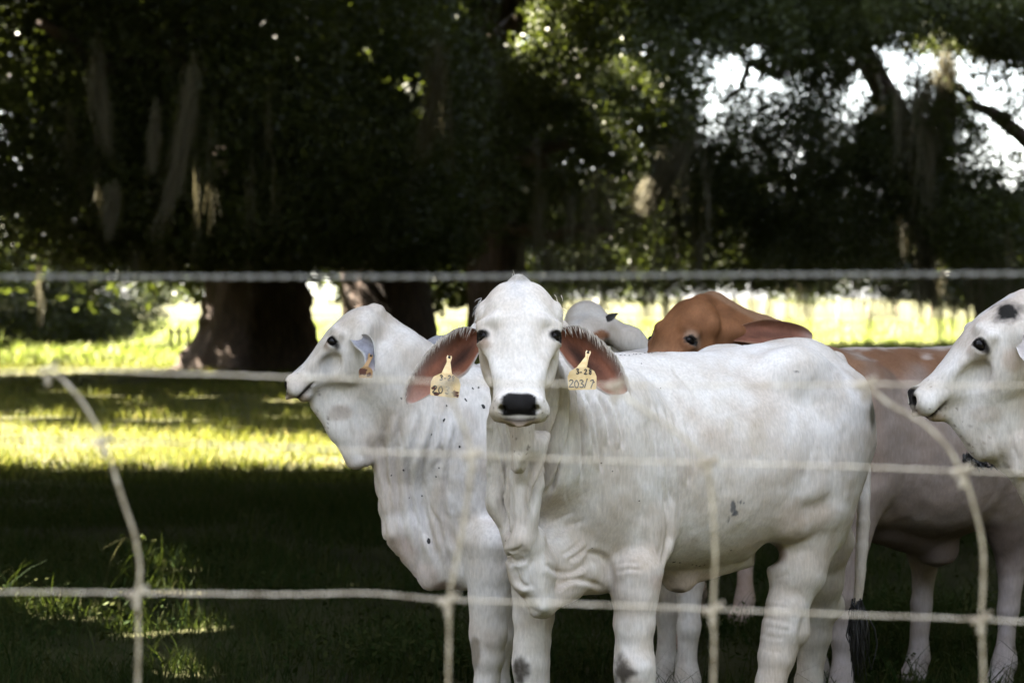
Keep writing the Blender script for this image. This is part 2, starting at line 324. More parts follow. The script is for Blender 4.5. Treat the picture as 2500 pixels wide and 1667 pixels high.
# tall oak in the middle with the sunlit boughs
tree('live oak with sunlit pale boughs above the front cow', P(1225, 880, 52)[:2],
     [P(1225, 885, 52), P(1215, 640, 52), P(1200, 420, 52), P(1215, 200, 52), P(1240, -100, 52)], [.62, .60, .56, .5, .4], .35,
     [(P(1210, 420, 52), P(1450, 330, 44), .26, .08), (P(1220, 200, 52), P(1520, 60, 38), .28, .08), (P(1215, 560, 52), P(1500, 560, 48), .2, .05), (P(1220, 100, 52), P(1700, -200, 44), .3, .1)],
     [PB(1430, 60, 36, 1.5, 1.6, 1.5, 16200, .5), PB(1540, 230, 38, 1.2, 1.5, 1.3, 11700, .5), PB(1330, 170, 37, .7, 1.2, 1.2, 6300, .52), PB(1680, 120, 44, 2.2, 3, 2.0, 16200, .48), PB(1300, 420, 50, 2.4, 3, 1.6, 12600, .52), PB(1500, 560, 54, 3.0, 3, 1.6, 16200, .5), PB(1380, 680, 58, 4.0, 2, .8, 12600, .48),
      ((3, 50, 11), (6.5, 8, 3.2), 30000, .34, .42), ((-7, 52, 9.8), (5, 5, 2.5), 18000, .30, .42), ((-4.5, 62, 9.5), (6, 4, 2.5), 20000, .30, .42), ((4, 64, 10.5), (7, 4, 2.5), 22000, .30, .42), ((7, 31, 9.2), (5, 5, 2.0), 16000, .38, .42), PB(1300, 300, 62, 4.5, 2, 3.0, 12000, .36, .26), PB(1500, 560, 64, 4.5, 2, 1.7, 12000, .36, .26)],
     moss=hang(1300, 1750, 300, 560, 38, 50, 26, .8, 2.0) + hang(1200, 1700, 560, 680, 46, 56, 24, .6, 1.2), seed=3)
# right-hand oaks, open crowns with sky between
tree('live oak on the right with long moss and bright sky showing through its crown', P(2440, 870, 58)[:2],
     [P(2440, 875, 58), P(2425, 740, 58), P(2330, 500, 58), P(2200, 290, 58), P(2060, 40, 58), P(1950, -200, 58)], [.45, .42, .36, .30, .26, .2], .35,
     [(P(2060, 20, 56), P(1760, 250, 52), .2, .05), (P(2190, 280, 58), P(2010, 120, 52), .18, .06), (P(2250, 360, 58), P(1900, 420, 53), .2, .05), (P(2330, 500, 58), P(2150, 330, 52), .16, .05), (P(1980, -100, 56), P(1850, 200, 53), .14, .04), (P(2300, 440, 58), P(1950, 600, 52), .16, .04)],
     [PB(1780, 380, 56, 2.4, 3, 1.6, 16200, .47), PB(2000, 60, 52, 2.6, 3, 1.0, 14400, .47), PB(2010, 430, 56, 1.8, 3, 1.6, 16200, .46), PB(1850, 600, 58, 3.6, 3, 1.3, 21600, .45), PB(2150, 420, 56, 1.7, 3, 1.3, 9900, .5), PB(2150, 620, 60, 3.6, 3, 1.2, 21600, .45), PB(1880, -120, 52, 3, 4, 1.2, 14400, .45), PB(1760, 60, 47, 1.6, 2, 1.3, 14000, .40), PB(2020, 80, 46, 1.9, 2, 1.1, 14000, .40), PB(2030, 330, 47, 1.5, 2, 1.3, 14000, .40), PB(1720, 420, 47, 1.5, 2, 1.2, 11000, .42), PB(1880, 560, 48, 2.2, 2, 1.2, 16000, .42), PB(2200, 520, 47, 2.0, 2, 1.3, 15000, .42), PB(1980, 210, 60, .9, 2, 1.4, 5400, .48),
      ((6, 57, 10.5), (8, 7, 3), 34000, .33, .42), PB(1830, 560, 66, 4.0, 2, 1.7, 12000, .38, .24), PB(2120, 620, 68, 4.0, 2, 1.3, 10000, .38, .24)],
     moss=hang(1650, 2350, 100, 420, 46, 58, 34, 1.2, 3.0) + hang(1650, 2400, 460, 700, 48, 60, 60, .6, 1.6), seed=4)
tree('live oak at the far right edge, sky sparkling between its leaves', P(2480, 885, 50)[:2],
     [P(2600, 885, 50), P(2590, 600, 50), P(2560, 300, 50), P(2600, 0, 50)], [.55, .5, .42, .3], .35,
     [(P(2575, 400, 50), P(2320, 200, 46), .22, .06), (P(2570, 250, 50), P(2380, -80, 44), .22, .06), (P(2580, 480, 50), P(2350, 520, 46), .18, .05)],
     [PB(2330, 30, 44, 1.7, 3, 1.0, 14400, .46), PB(2430, 240, 47, 1.8, 3, 1.5, 6840, .54), PB(2300, 330, 46, .9, 2, 1.3, 4680, .53), PB(2420, 560, 50, 2.0, 3, 1.3, 18000, .45), PB(2560, 120, 46, 1.2, 3, 1.6, 7200, .5), PB(2400, 680, 54, 2.6, 2, .75, 12600, .45), PB(2330, 20, 42, 1.6, 2, .9, 12000, .40), PB(2500, 60, 42, 1.0, 2, .9, 8000, .40), PB(2430, 520, 44, 1.4, 2, 1.2, 12000, .40), PB(2250, 330, 44, 1.0, 2, 1.2, 8000, .42),
      ((10.5, 46, 11), (4, 6, 3), 10000, .40, .42), PB(2430, 600, 64, 3.4, 2, 1.2, 9000, .38, .24)],
     moss=hang(2180, 2320, 60, 300, 42, 46, 16, 1.0, 2.4) + hang(2150, 2500, 420, 680, 42, 54, 34, .6, 1.6), seed=5)
# small dark tree group behind on the left
tree('smaller dark tree standing farther back at the left edge, crown almost on the grass', P(190, 850, 64)[:2],
     [P(190, 855, 64), P(200, 780, 64), P(190, 650, 64), P(150, 480, 64)], [.3, .26, .22, .12], .3,
     [(P(195, 760, 64), P(20, 640, 62), .14, .05), (P(195, 720, 64), P(360, 640, 62), .13, .04)],
     [PB(160, 690, 63, 2.9, 2, 1.2, 20000, .36), PB(-60, 700, 62, 2.0, 2, 1.1, 11000, .36), PB(260, 780, 64, 1.7, 1.2, .62, 10000, .34), PB(60, 790, 64, 2.0, 1.2, .62, 11000, .34), PB(180, 800, 62, 1.6, 1, .5, 7000, .34), PB(60, 560, 62, 3.4, 2.5, 1.3, 9000, .42), PB(390, 720, 66, .8, 1, .35, 1500, .45)], seed=6)
# unseen grove trees, several added or shaped to roof the pasture and block sky
def grove_tree(label, x, y, blobs, sd):
    tree(label, (x, y), [(x, y, -.1), (x, y, 2), (x+.3, y, 5), (x+.8, y, 8)], [.55, .5, .42, .25], .4, [((x+.2, y, 4), (x+4.5, y-1, 7.5), .2, .06), ((x+.2, y, 4.5), (x-2, y+3, 8), .2, .06)], blobs, seed=sd)
grove_tree('live oak left of the fence, its crown shading the herd', -8.5, 9, [((-8.5, 10, 7.4), (5.5, 7.0, 2.4), 30000, .32, .42), ((-7.0, 3, 7.2), (4.5, 4.5, 2.0), 16000, .32, .42)], 31)
grove_tree('unseen live oak left of the pasture, its long boughs shaped to block skylight', -11, 18, [((-11.2, 18.0, 7.6), (5.5, 4.5, 2.4), 18000, .34, .42), ((-2.0, 13.0, 6.0), (6.5, 7.0, 1.4), 46000, .30, .42), ((-6.5, 20.4, 6.2), (7.5, 1.4, 2.0), 24000, .30, .42)], 32)  # boughs shaped into a canopy and curtain that keep skylight off the oaks
grove_tree('unseen live oak right of the pasture, its long boughs shaped to block skylight', 10, 14, [((6.5, 13, 6.2), (5.5, 7.5, 1.5), 40000, .30, .42), ((6.5, 20.6, 6.2), (7.5, 1.4, 2.0), 24000, .30, .42), ((13, 16, 6.5), (4, 7, 4), 24000, .32, .42)], 33)
grove_tree('unseen live oak right of the fence, added to block low sky', 13, 2, [((12.5, 1, 5.5), (3.5, 8, 5.2), 24000, .30, .5)], 40)  # added to close the open sky on the right
grove_tree('live oak beyond the right edge of the picture', 17, 32, [((15, 31, 7.0), (5, 8, 5.5), 34000, .32, .42), ((6, 25, 8.6), (6, 4, 1.6), 18000, .32, .42)], 34)
grove_tree('live oak beyond the left edge of the picture', -19, 36, [((-18, 36, 7.0), (4.5, 9, 5.5), 34000, .32, .42)], 35)
grove_tree('live oak far out on the left of the grove', -22, 52, [((-20, 52, 6.5), (5, 6, 5.5), 24000, .32, .42), ((-19, 63, 6.0), (4.5, 6, 5.0), 22000, .32, .42)], 36)
grove_tree('live oak far out on the right of the grove', 20, 52, [((19, 52, 6.5), (5, 8, 5.5), 24000, .32, .42)], 37)
grove_tree('unseen oak added behind the camera to block low sky, on the left', -10, -19, [((-9, -18, 5.6), (11, 3.5, 6.4), 34000, .30, .6)], 38)  # this oak and the next are added to shut out sky behind the camera
grove_tree('unseen oak added behind the camera to block low sky, on the right', 11, -19, [((11, -18, 5.6), (12, 3.5, 6.4), 36000, .30, .6)], 39)
# unseen dense woods, added on three sides to shut out the low sky
def sky_block_woods():
    segs = [((-34, -30), (34, -30), 16.0), ((-31, -28), (-31, 84), 13.0), ((31, -28), (31, 84), 14.0)]
    VV, FF, TT, o = [], [], [], 0
    for (a, b, h) in segs:
        L = math.dist(a, b); n = int(L*h*42)
        t = rng.random(n); x = a[0]+(b[0]-a[0])*t + rng.normal(0, 1.6, n); y = a[1]+(b[1]-a[1])*t + rng.normal(0, 1.6, n)
        hh = h*(.78+.44*vnoise(np.stack([x, y, 0*x], 1), .22, 95)); z = .15+(hh-.15)*rng.random(n)
        V, Fq, T = leaf_quads(np.stack([x, y, z], 1), .95, rng.random(n)**1.5); VV.append(V); FF.append(Fq+o); TT.append(T); o += len(V)
    ob = link('sky_block_woods', mesh_np('sky_block_woods', np.vstack(VV), [np.vstack(FF)], False, np.vstack(TT)), M_leaf); tag(ob, 'unseen thick woods added on both sides and behind to block low sky', 'woods', kind='stuff')
sky_block_woods()
# far woods
def far_wood():
    VV, FF, TT, o = [], [], [], 0
    for i in range(60):
        x = -75 + 150*rng.random(); y = 165 + 25*rng.random(); h = 5.0 + 3.0*rng.random()
        p = blob_pts((x, y, h*.55), (3.2, 3, h*.5), 700, .3, .5, i); V, Fq, T = leaf_quads(p, .55, rng.random(len(p))); VV.append(V); FF.append(Fq+o); TT.append(T); o += len(V)
    ob = link('far_wood', mesh_np('far_wood', np.vstack(VV), [np.vstack(FF)], False, np.vstack(TT)), M_leaf); tag(ob, 'low line of far-off woods behind the sunlit field', 'woods', kind='stuff')
far_wood()

# single beards of moss that stand out
def moss_thing(label, px, py, Y, L, n, w, bend=0.):
    mv, mt = [], []; p = P(px, py, Y)
    
    for k in range(7): moss_strands(mv, mt, p+np.array([rng.normal(0, w*.5), rng.normal(0, w*.4), -L*.08*k]), L*(.75-.05*k), n//3, w*(.75-.05*k))
    V = np.vstack(mv); V[:, 0] += bend*((p[2]-V[:, 2])/L)**2; o = link('spanish_moss', moss_mesh('spanish_moss', [V], mt), M_moss)
    tag(o, label, 'moss', 'long beards of moss hanging from the oaks')
moss_thing('longest grey beard of moss hanging in the dark crown on the left', 472, 110, 33.5, 2.4, 150, .07, -.42)
moss_thing('thin dim moss beard to the left of the longest grey one', 385, 240, 34, 1.0, 90, .06, -.1)
moss_thing('broad brownish moss beard farthest left in the dark crown', 235, 60, 34.5, 1.8, 70, .10, .14)
moss_thing('short grey moss beard low under the dark crown, above the wire', 275, 430, 34, .8, 140, .07, -.05)
moss_thing('tall tan moss beard hanging like a rope right of the front cow head', 1690, 210, 40, 2.2, 420, .20, -.9)
moss_thing('pale narrow moss beard left of the dark middle trunk', 1075, 60, 36, 1.9, 150, .08, -.25)
moss_thing('golden sunlit moss beard hanging against the bright sky on the right', 2310, 90, 43, 1.6, 300, .16, -.1)
moss_thing('small sunlit moss tuft below the bright sky gap on the right', 2155, 245, 47, .5, 120, .07, -.15)
moss_thing('small sunlit moss tuft to the right of its twin below the sky gap', 2195, 255, 47, .6, 120, .07, -.15)
moss_thing('low moss beard at the right, trailing towards the sunlit field', 2260, 480, 46, 1.9, 260, .12, .05)

# ------------------------------------------------------------------ far timber fence
M_post = simple('weathered_wood', (.17, .13, .095), .9)
def far_post(x, Y, h, w, label, grp, rails=()):
    b = P(x, 850, Y); root = empty('fence_post', (b[0], Y, 0)); tag(root, label, 'post', grp)
    V, fs = tube_np([(b[0], Y, -.05), (b[0]+.01, Y, h*.5), (b[0], Y, h)], [w, w*.95, w*.85], 8); link('post', mesh_np('post', V, fs), M_post, root)
    return root
for i, (x, Y) in enumerate(((436, 63), (417, 63), (459, 63))):
    lab = ('middle short timber post of the three left of the big trunk', 'left short timber post of the three left of the big trunk', 'right short timber post of the three left of the big trunk')[i]
    far_post(x, Y, (.62, .56, .62)[i], .055, lab, 'timber posts left of the big oak')
def rail(label, x0, x1, Y, z):
    a, b = P(x0, 800, Y), P(x1, 800, Y); V, fs = tube_np([(a[0], Y-.07, z), (b[0], Y-.07, z)], [.035, .035], 6); o = link('fence_rail', mesh_np('fence_rail', V, fs), M_post); tag(o, label, 'rail')
rail('timber rail joining the three short posts left of the big trunk', 412, 464, 63, .44)
for x, lab in ((2118, 'thin far post in the sunlit field, just right of the front cow rump'), (2190, 'thin far post in the sunlit field, second from the rump of the front cow'), (2272, 'thin far post in the sunlit field, nearest the head of the right-hand cow'), (2045, 'thin far post in the sunlit field directly above the front cow tail end')):
    far_post(x, 88, 1.0, .035, lab, 'thin posts in the far sunlit field')
# ------------------------------------------------------------------ implicit-surface body builder
def smin(a, b, k):
    h = np.clip(.5 + .5*(b-a)/k, 0, 1); return b*(1-h) + a*h - k*h*(1-h)
class Field:
    def __init__(s, lo, hi, h):
        s.h = h; s.lo = np.array(lo, float); n = np.ceil((np.array(hi)-s.lo)/h).astype(int)+1
        s.ax = [(s.lo[i] + h*np.arange(n[i])).astype(np.float32) for i in range(3)]
        s.D = np.full(tuple(n), .25, np.float32)
    def sl(s, lo, hi):
        r = []
        for i in range(3):
            a = int(np.floor((lo[i]-s.lo[i])/s.h)); b = int(np.ceil((hi[i]-s.lo[i])/s.h))+1
            r.append(slice(max(0, a), max(0, min(b, len(s.ax[i])))))
        return tuple(r)
    def put(s, fn, lo, hi, k, sub=False, numeric=False):
        q = s.sl(np.array(lo)-k-.02, np.array(hi)+k+.02)
        if any(a.stop-a.start < 3 for a in q): return
        X = s.ax[0][q[0]][:, None, None]; Y = s.ax[1][q[1]][None, :, None]; Z = s.ax[2][q[2]][None, None]
        d = fn(X, Y, Z)
        if numeric:
            g = np.gradient(d, s.h); d = d/np.maximum(np.sqrt(g[0]**2+g[1]**2+g[2]**2), 1.0)
        d = d.astype(np.float32)
        s.D[q] = -smin(-s.D[q], d, k) if sub else smin(s.D[q], d, k)
    def cap(s, A, B, ra, rb, side=(1, 0, 0), k=.03, sub=False):
        """tapered capsule, elliptical: ra/rb = (radius along side, radius across) or one number"""
        A = np.array(A, float); B = np.array(B, float)
        ra = np.broadcast_to(np.array(ra, float), (2,)); rb = np.broadcast_to(np.array(rb, float), (2,))
        u = B-A; L = np.linalg.norm(u); u = u/L
        sd = np.array(side, float); sd = nrm(sd - u*(sd@u)); v = np.cross(u, sd); m = max(ra.max(), rb.max())
        def fn(X, Y, Z):
            dx, dy, dz = X-A[0], Y-A[1], Z-A[2]
            t = dx*u[0]+dy*u[1]+dz*u[2]; tc = np.clip(t, 0, L)/L; e = t-tc*L
            p = dx*sd[0]+dy*sd[1]+dz*sd[2]; r = dx*v[0]+dy*v[1]+dz*v[2]
            a = ra[0]+(rb[0]-ra[0])*tc; b = ra[1]+(rb[1]-ra[1])*tc; c = np.minimum(a, b)
            p = p/a; r = r/b; e = e/c
            k0 = np.sqrt(p*p+r*r+e*e)+1e-6; k1 = np.sqrt((p/a)**2+(r/b)**2+(e/c)**2)+1e-6
            return k0*(k0-1)/k1
        s.put(fn, np.minimum(A, B)-m, np.maximum(A, B)+m, k, sub)
    def chain(s, pts, rads, side=(1, 0, 0), k=.03):
        for i in range(len(pts)-1): s.cap(pts[i], pts[i+1], rads[i], rads[i+1], side, k)
    def ell(s, c, r, axes=None, k=.03, sub=False):
        c = np.array(c, float); r = np.broadcast_to(np.array(r, float), (3,)); ax = np.eye(3) if axes is None else np.array([nrm(a) for a in axes])
        def fn(X, Y, Z):
            d = (X-c[0], Y-c[1], Z-c[2])
            q = [(d[0]*ax[i, 0]+d[1]*ax[i, 1]+d[2]*ax[i, 2])/r[i] for i in range(3)]
            k0 = np.sqrt(q[0]**2+q[1]**2+q[2]**2)+1e-6; k1 = np.sqrt((q[0]/r[0])**2+(q[1]/r[1])**2+(q[2]/r[2])**2)+1e-6
            return k0*(k0-1)/k1
        m = r.max(); s.put(fn, c-m, c+m, k, sub)
    def loft(s, O, es, el, ev, keys, k=.03, ex=2.4, tup=0., tlo=0.):
        """keys rows: s, v_low, v_high, half width"""
        K = spline(np.array(keys, float), 160); O = np.array(O, float)
        so = K[:, 0]
        def fn(X, Y, Z):
            d = (X-O[0], Y-O[1], Z-O[2])
            S = d[0]*es[0]+d[1]*es[1]+d[2]*es[2]; Lr = np.abs(d[0]*el[0]+d[1]*el[1]+d[2]*el[2]); V = d[0]*ev[0]+d[1]*ev[1]+d[2]*ev[2]
            Sc = np.clip(S, so[0], so[-1]); lo = np.interp(Sc, so, K[:, 1]); hi = np.interp(Sc, so, K[:, 2]); w = np.interp(Sc, so, K[:, 3])
            h = np.maximum((hi-lo)/2, .004); w = np.maximum(w, .004); v = (V-(hi+lo)/2)/h; vc = np.clip(v, -1, 1)
            w = w*(1 - tup*np.clip(vc, 0, 1)**2 - tlo*np.clip(-vc, 0, 1)**1.5)
            f = ((Lr/w)**ex + np.abs(v)**ex)**(1/ex) - 1
            f = f + np.abs(S-Sc)/.03
            return (f*np.minimum(np.minimum(w, h), .08)).astype(np.float32)
        c = [O+es*a+el*b+ev*cc for a in (so[0], so[-1]) for b in (-K[:, 3].max(), K[:, 3].max()) for cc in (K[:, 1].min(), K[:, 2].max())]
        s.put(fn, np.min(c, 0), np.max(c, 0), k, numeric=True)
    def mesh(s):
        D = s.D; n = D.shape; I = D < 0
        cnt = np.zeros((n[0]-1, n[1]-1, n[2]-1), np.int8)
        for a in (0, 1):
            for b in (0, 1):
                for c in (0, 1): cnt += I[a:n[0]-1+a, b:n[1]-1+b, c:n[2]-1+c]
        cell = np.argwhere((cnt > 0) & (cnt < 8)); idx = np.full(cnt.shape, -1, np.int32); idx[tuple(cell.T)] = np.arange(len(cell))
        off = np.array([[a, b, c] for a in (0, 1) for b in (0, 1) for c in (0, 1)])
        vals = np.stack([D[tuple((cell+o).T)] for o in off], 1)
        acc = np.zeros((len(cell), 3)); num = np.zeros(len(cell))
        for i in range(8):
            for j in range(i+1, 8):
                if np.abs(off[i]-off[j]).sum() != 1: continue
                a, b = vals[:, i], vals[:, j]; m = (a < 0) != (b < 0)
                t = np.where(m, a/np.where(m, a-b, 1), 0)
                acc += m[:, None]*(off[i] + t[:, None]*(off[j]-off[i])); num += m
        V = s.lo + s.h*(cell + acc/num[:, None])
        Fs = []
        for ax in range(3):
            sl0 = [slice(None)]*3; sl1 = [slice(None)]*3; sl0[ax] = slice(0, -1); sl1[ax] = slice(1, None)
            A = I[tuple(sl0)]; B = I[tuple(sl1)]; e = np.argwhere(A != B); b1, b2 = (ax+1) % 3, (ax+2) % 3
            ok = (e[:, b1] > 0) & (e[:, b2] > 0) & (e[:, b1] < n[b1]-1) & (e[:, b2] < n[b2]-1); e = e[ok]
            def g(d1, d2):
                q = e.copy(); q[:, b1] -= d1; q[:, b2] -= d2; return idx[tuple(q.T)]
            qd = np.stack([g(1, 1), g(0, 1), g(0, 0), g(1, 0)], 1)
            flip = ~A[tuple(e.T)]; qd[flip] = qd[flip][:, ::-1]; Fs.append(qd)
        Fq = np.vstack(Fs); Fq = Fq[(Fq >= 0).all(1)]
        # normals and a light relaxation
        for it in range(2):
            S = np.zeros_like(V); c = np.zeros(len(V))
            for q in range(4):
                a, b = Fq[:, q], Fq[:, (q+1) % 4]
                for x in range(3): S[:, x] += np.bincount(a, V[b, x], len(V)) + np.bincount(b, V[a, x], len(V))
                c += np.bincount(a, minlength=len(V)) + np.bincount(b, minlength=len(V))
            V = V + (.5 if it == 0 else -.45)*(S/c[:, None]-V)
        return V, Fq
def vnormals(V, Fq):
    fn = np.cross(V[Fq[:, 2]]-V[Fq[:, 0]], V[Fq[:, 3]]-V[Fq[:, 1]]); Nn = np.zeros_like(V)
    for q in range(4):
        for x in range(3): Nn[:, x] += np.bincount(Fq[:, q], fn[:, x], len(V))
    return Nn/(np.linalg.norm(Nn, axis=1)[:, None]+1e-12)

# ------------------------------------------------------------------ cattle
class Head:
    """local frame: x sideways, a from poll to muzzle, n out of the forehead"""
    def __init__(s, O, a, n, sc=1.0):
        s.O = np.array(O, float); s.a = nrm(a); n = np.array(n, float); s.n = nrm(n - s.a*(n@s.a)); s.x = np.cross(s.n, s.a); s.sc = sc
    def w(s, x, a, n): return s.O + s.sc*(x*s.x + .9*a*s.a + n*s.n)
    def loc(s, V):
        d = (V-s.O)/s.sc; return d@s.x, d@s.a/.9, d@s.n
    KEYS = [(-.004, -.10, -.05, .045), (.012, -.135, -.024, .068), (.05, -.165, -.006, .090), (.10, -.19, .003, .102), (.15, -.208, .005, .103), (.20, -.216, .001, .097),
            (.25, -.20, -.008, .085), (.30, -.168, -.016, .073), (.34, -.142, -.02, .066), (.38, -.126, -.019, .066), (.412, -.116, -.020, .069), (.436, -.106, -.026, .066), (.447, -.098, -.034, .055), (.452, -.085, -.05, .035)]
    def build(s, f, eyes=True):
        c = s.sc; AX = (s.x, s.a, s.n)
        K = [(a*c*.9, lo*c, hi*c, w*c) for a, lo, hi, w in s.KEYS]
        f.loft(s.O, s.a, s.x, s.n, K, k=.03, ex=2.35, tup=.12, tlo=.42)
        E = lambda x, a, n, r, k, sub=False, ax=AX: f.ell(s.w(x, a, n), np.array(r)*c, ax, k*c, sub)
        E(0, -.008, -.070, (.024, .028, .034), .022)                          # poll
        for q in (-1, 1):
            E(q*.095, .085, -.085, (.018, .034, .028), .02)                 # horn bud
            f.cap(s.w(q*.060, .158, -.012), s.w(q*.096, .160, -.040), .014*c, .015*c, s.a, .022*c)   # brow
            E(q*.088, .200, -.045, (.025, .025, .026), .014)                # orbit
            f.cap(s.w(q*.072, .235, -.055), s.w(q*.05, .32, -.05), .018*c, .012*c, s.x, .03*c)   # cheek ridge
            E(q*.060, .205, -.15, (.034, .07, .05), .04)                    # jaw muscle
            E(q*.036, .420, -.036, (.027, .024, .022), .016)                # nostril rim
            E(q*.040, .430, -.066, (.032, .026, .030), .018)                 # upper lip
            E(q*.017, .420, -.108, (.024, .022, .018), .014)                # lower lip
            E(q*.074, .270, -.095, (.016, .05, .03), .03, True)             # hollow below the cheekbone
        for q in (-1, 1):
            E(q*.040, .436, -.036, (.011, .014, .011), .008, True)          # nostril
            E(q*.101, .2005, -.034, (.018, .0135, .022), .005, True)          # lid opening
        f.cap(s.w(-.065, .41, -.094), s.w(.065, .41, -.094), (.045*c, .0022*c), (.045*c, .0022*c), s.a, .006*c, True)   # mouth
    def bounds(s):
        c = [s.w(x, a, n) for x in (-.14, .14) for a in (-.05, .48) for n in (-.24, .05)]
        return np.min(c, 0), np.max(c, 0)

def ear_sheet(top, bot, cup, back, thick=.005, nu=26, nv=13, inner=(.25, .10, .06), outer=(.60, .575, .55), tipcol=None, seed=0, dark=0.5):
    """top / bot edge curves (same count) -> two-layer sheet; cup: depth of the middle pushed along back"""
    t = spline(top, nu); b = spline(bot, nu); back = nrm(back)
    v = np.linspace(0, 1, nv)[None, :, None]; u = np.linspace(0, 1, nu)
    bow = np.interp(u, np.linspace(0, 1, len(cup)), cup)[:, None, None]
    S = t[:, None]*(1-v) + b[:, None]*v + back*bow*(1-(2*v-1)**2)
    jig = (fbm(S.reshape(-1, 3), 30, seed).reshape(nu, nv, 1)-.5)*.006; S = S + back*jig*(1-(2*v-1)**2)
    S2 = S + back*thick*(.35+.65*np.sqrt(np.maximum(1-(2*v-1)**2, 0)))
    V = np.vstack([S.reshape(-1, 3), S2.reshape(-1, 3)]); n = nu*nv
    i = np.arange(nu-1)[:, None]*nv; j = np.arange(nv-1)[None]
    q = np.stack([i+j, i+j+1, i+nv+j+1, i+nv+j], -1).reshape(-1, 4)
    rim = list(range(nv)) + [k*nv+nv-1 for k in range(1, nu)] + [(nu-1)*nv+k for k in range(nv-2, -1, -1)] + [k*nv for k in range(nu-2, 0, -1)]
    rim = np.array(rim); r2 = np.roll(rim, -1)
    Fq = np.vstack([q, (q+n)[:, ::-1], np.stack([rim, rim+n, r2+n, r2], 1)])
    vv = np.broadcast_to(v[..., 0], (nu, nv)).ravel(); uu = np.repeat(u, nv)
    nz = fbm(S.reshape(-1, 3), 45, seed+3); e = np.minimum(ss(vv, .0, .10), ss(1-vv, 0, .07))*ss(1-uu, 0, .06)
    st_ = vnoise(np.stack([uu*9, vv*55, 0*uu], 1), 1, seed+5); ci = np.array(inner)[None]*((.5+.7*nz+.35*st_)*.95)[:, None]
    if tipcol is not None: ci = ci*(1-ss(uu, .6, .95))[:, None] + np.array(tipcol)[None]*ss(uu, .6, .95)[:, None]
    dk = dark*np.exp(-((uu-.38)/.26)**2-((vv-.66)/.17)**2); ci = ci*(1-dk)[:, None] + np.array((.02, .012, .01))*dk[:, None]  # ear hollow painted near black, its shade put into the colour
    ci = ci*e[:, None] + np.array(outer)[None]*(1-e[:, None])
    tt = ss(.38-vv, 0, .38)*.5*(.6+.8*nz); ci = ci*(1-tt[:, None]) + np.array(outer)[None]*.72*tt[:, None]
    T = np.vstack([ci, np.broadcast_to(np.array(outer), ci.shape)])
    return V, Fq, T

def make_hide(name, rough=.75):
    m, N, L, B = mat_new(name)
    at = node(N, 'ShaderNodeAttribute', attribute_name='tint'); tc = node(N, 'ShaderNodeTexCoord')
    def nz(scale, det, stretch=(1, 1, 1), rg=.6):
        mp = node(N, 'ShaderNodeMapping'); mp.inputs['Scale'].default_value = stretch; L.new(tc.outputs['Object'], mp.inputs[0])
        x = node(N, 'ShaderNodeTexNoise'); x.inputs['Scale'].default_value = scale; x.inputs['Detail'].default_value = det; x.inputs['Roughness'].default_value = rg
        L.new(mp.outputs[0], x.inputs['Vector']); return x.outputs[0]
    def mr(src, a, b, lo, hi):
        r = node(N, 'ShaderNodeMapRange'); L.new(src, r.inputs[0])
        for i, v in enumerate((a, b, lo, hi)): r.inputs[i+1].default_value = v
        return r.outputs[0]
    def mul(a, b):
        x = node(N, 'ShaderNodeMix', data_type='RGBA', blend_type='MULTIPLY'); x.inputs[0].default_value = 1; L.new(a, x.inputs[6]); L.new(b, x.inputs[7]); return x.outputs[2]
    hair = nz(150, 3, (1, 1, .22)); blot = nz(9, 4); fine = nz(380, 2, (1, 1, .35)); mid = nz(34, 4, (1, 1, .45))
    c1 = node(N, 'ShaderNodeCombineColor')
    for i in range(3): L.new(mr(hair, .3, .7, .84, 1.07), c1.inputs[i])
    c2 = node(N, 'ShaderNodeCombineColor')
    for i, k in enumerate((.89, .85, .80)): L.new(mr(blot, .36, .62, k, 1.03), c2.inputs[i])
    col = mul(mul(at.outputs['Color'], c1.outputs[0]), c2.outputs[0]); L.new(col, B.inputs['Base Color'])
    B.inputs['Roughness'].default_value = rough; B.inputs['Specular IOR Level'].default_value = .16
    
    b1 = node(N, 'ShaderNodeBump'); b1.inputs['Strength'].default_value = .35; b1.inputs['Distance'].default_value = .006; L.new(mid, b1.inputs['Height'])
    b2 = node(N, 'ShaderNodeBump'); b2.inputs['Strength'].default_value = .3; b2.inputs['Distance'].default_value = .0015; L.new(fine, b2.inputs['Height'])
    L.new(b1.outputs[0], b2.inputs['Normal']); L.new(b2.outputs[0], B.inputs['Normal'])
    return m
M_hide = make_hide('short_hair_hide')
M_eye = simple('dark_eye', (.005, .004, .004), .22, 0, .15)
M_blackhair = simple('black_hair', (.012, .011, .011), .6)
M_creamhair = simple('cream_hair', (.60, .54, .47), .6)
M_greyhair = simple('grey_hair', (.42, .39, .365), .6)
M_tag, _N, _L, _B = mat_new('ear_tag_plastic')
_c, _f, _s = noise_col(_N, _L, 30, [(.3, (.62, .42, .17)), (.55, (.78, .58, .30)), (.8, (.82, .65, .38))], 5)
_L.new(_c, _B.inputs['Base Color']); _B.inputs['Roughness'].default_value = .45
M_tag_old = simple('weathered_tag_plastic', (.36, .21, .09), .6)
M_ink = simple('tag_ink', (.03, .03, .035), .6)
M_rust = simple('tag_stain', (.10, .035, .02), .8)
M_metal_pin = simple('tag_pin', (.05, .04, .035), .5)

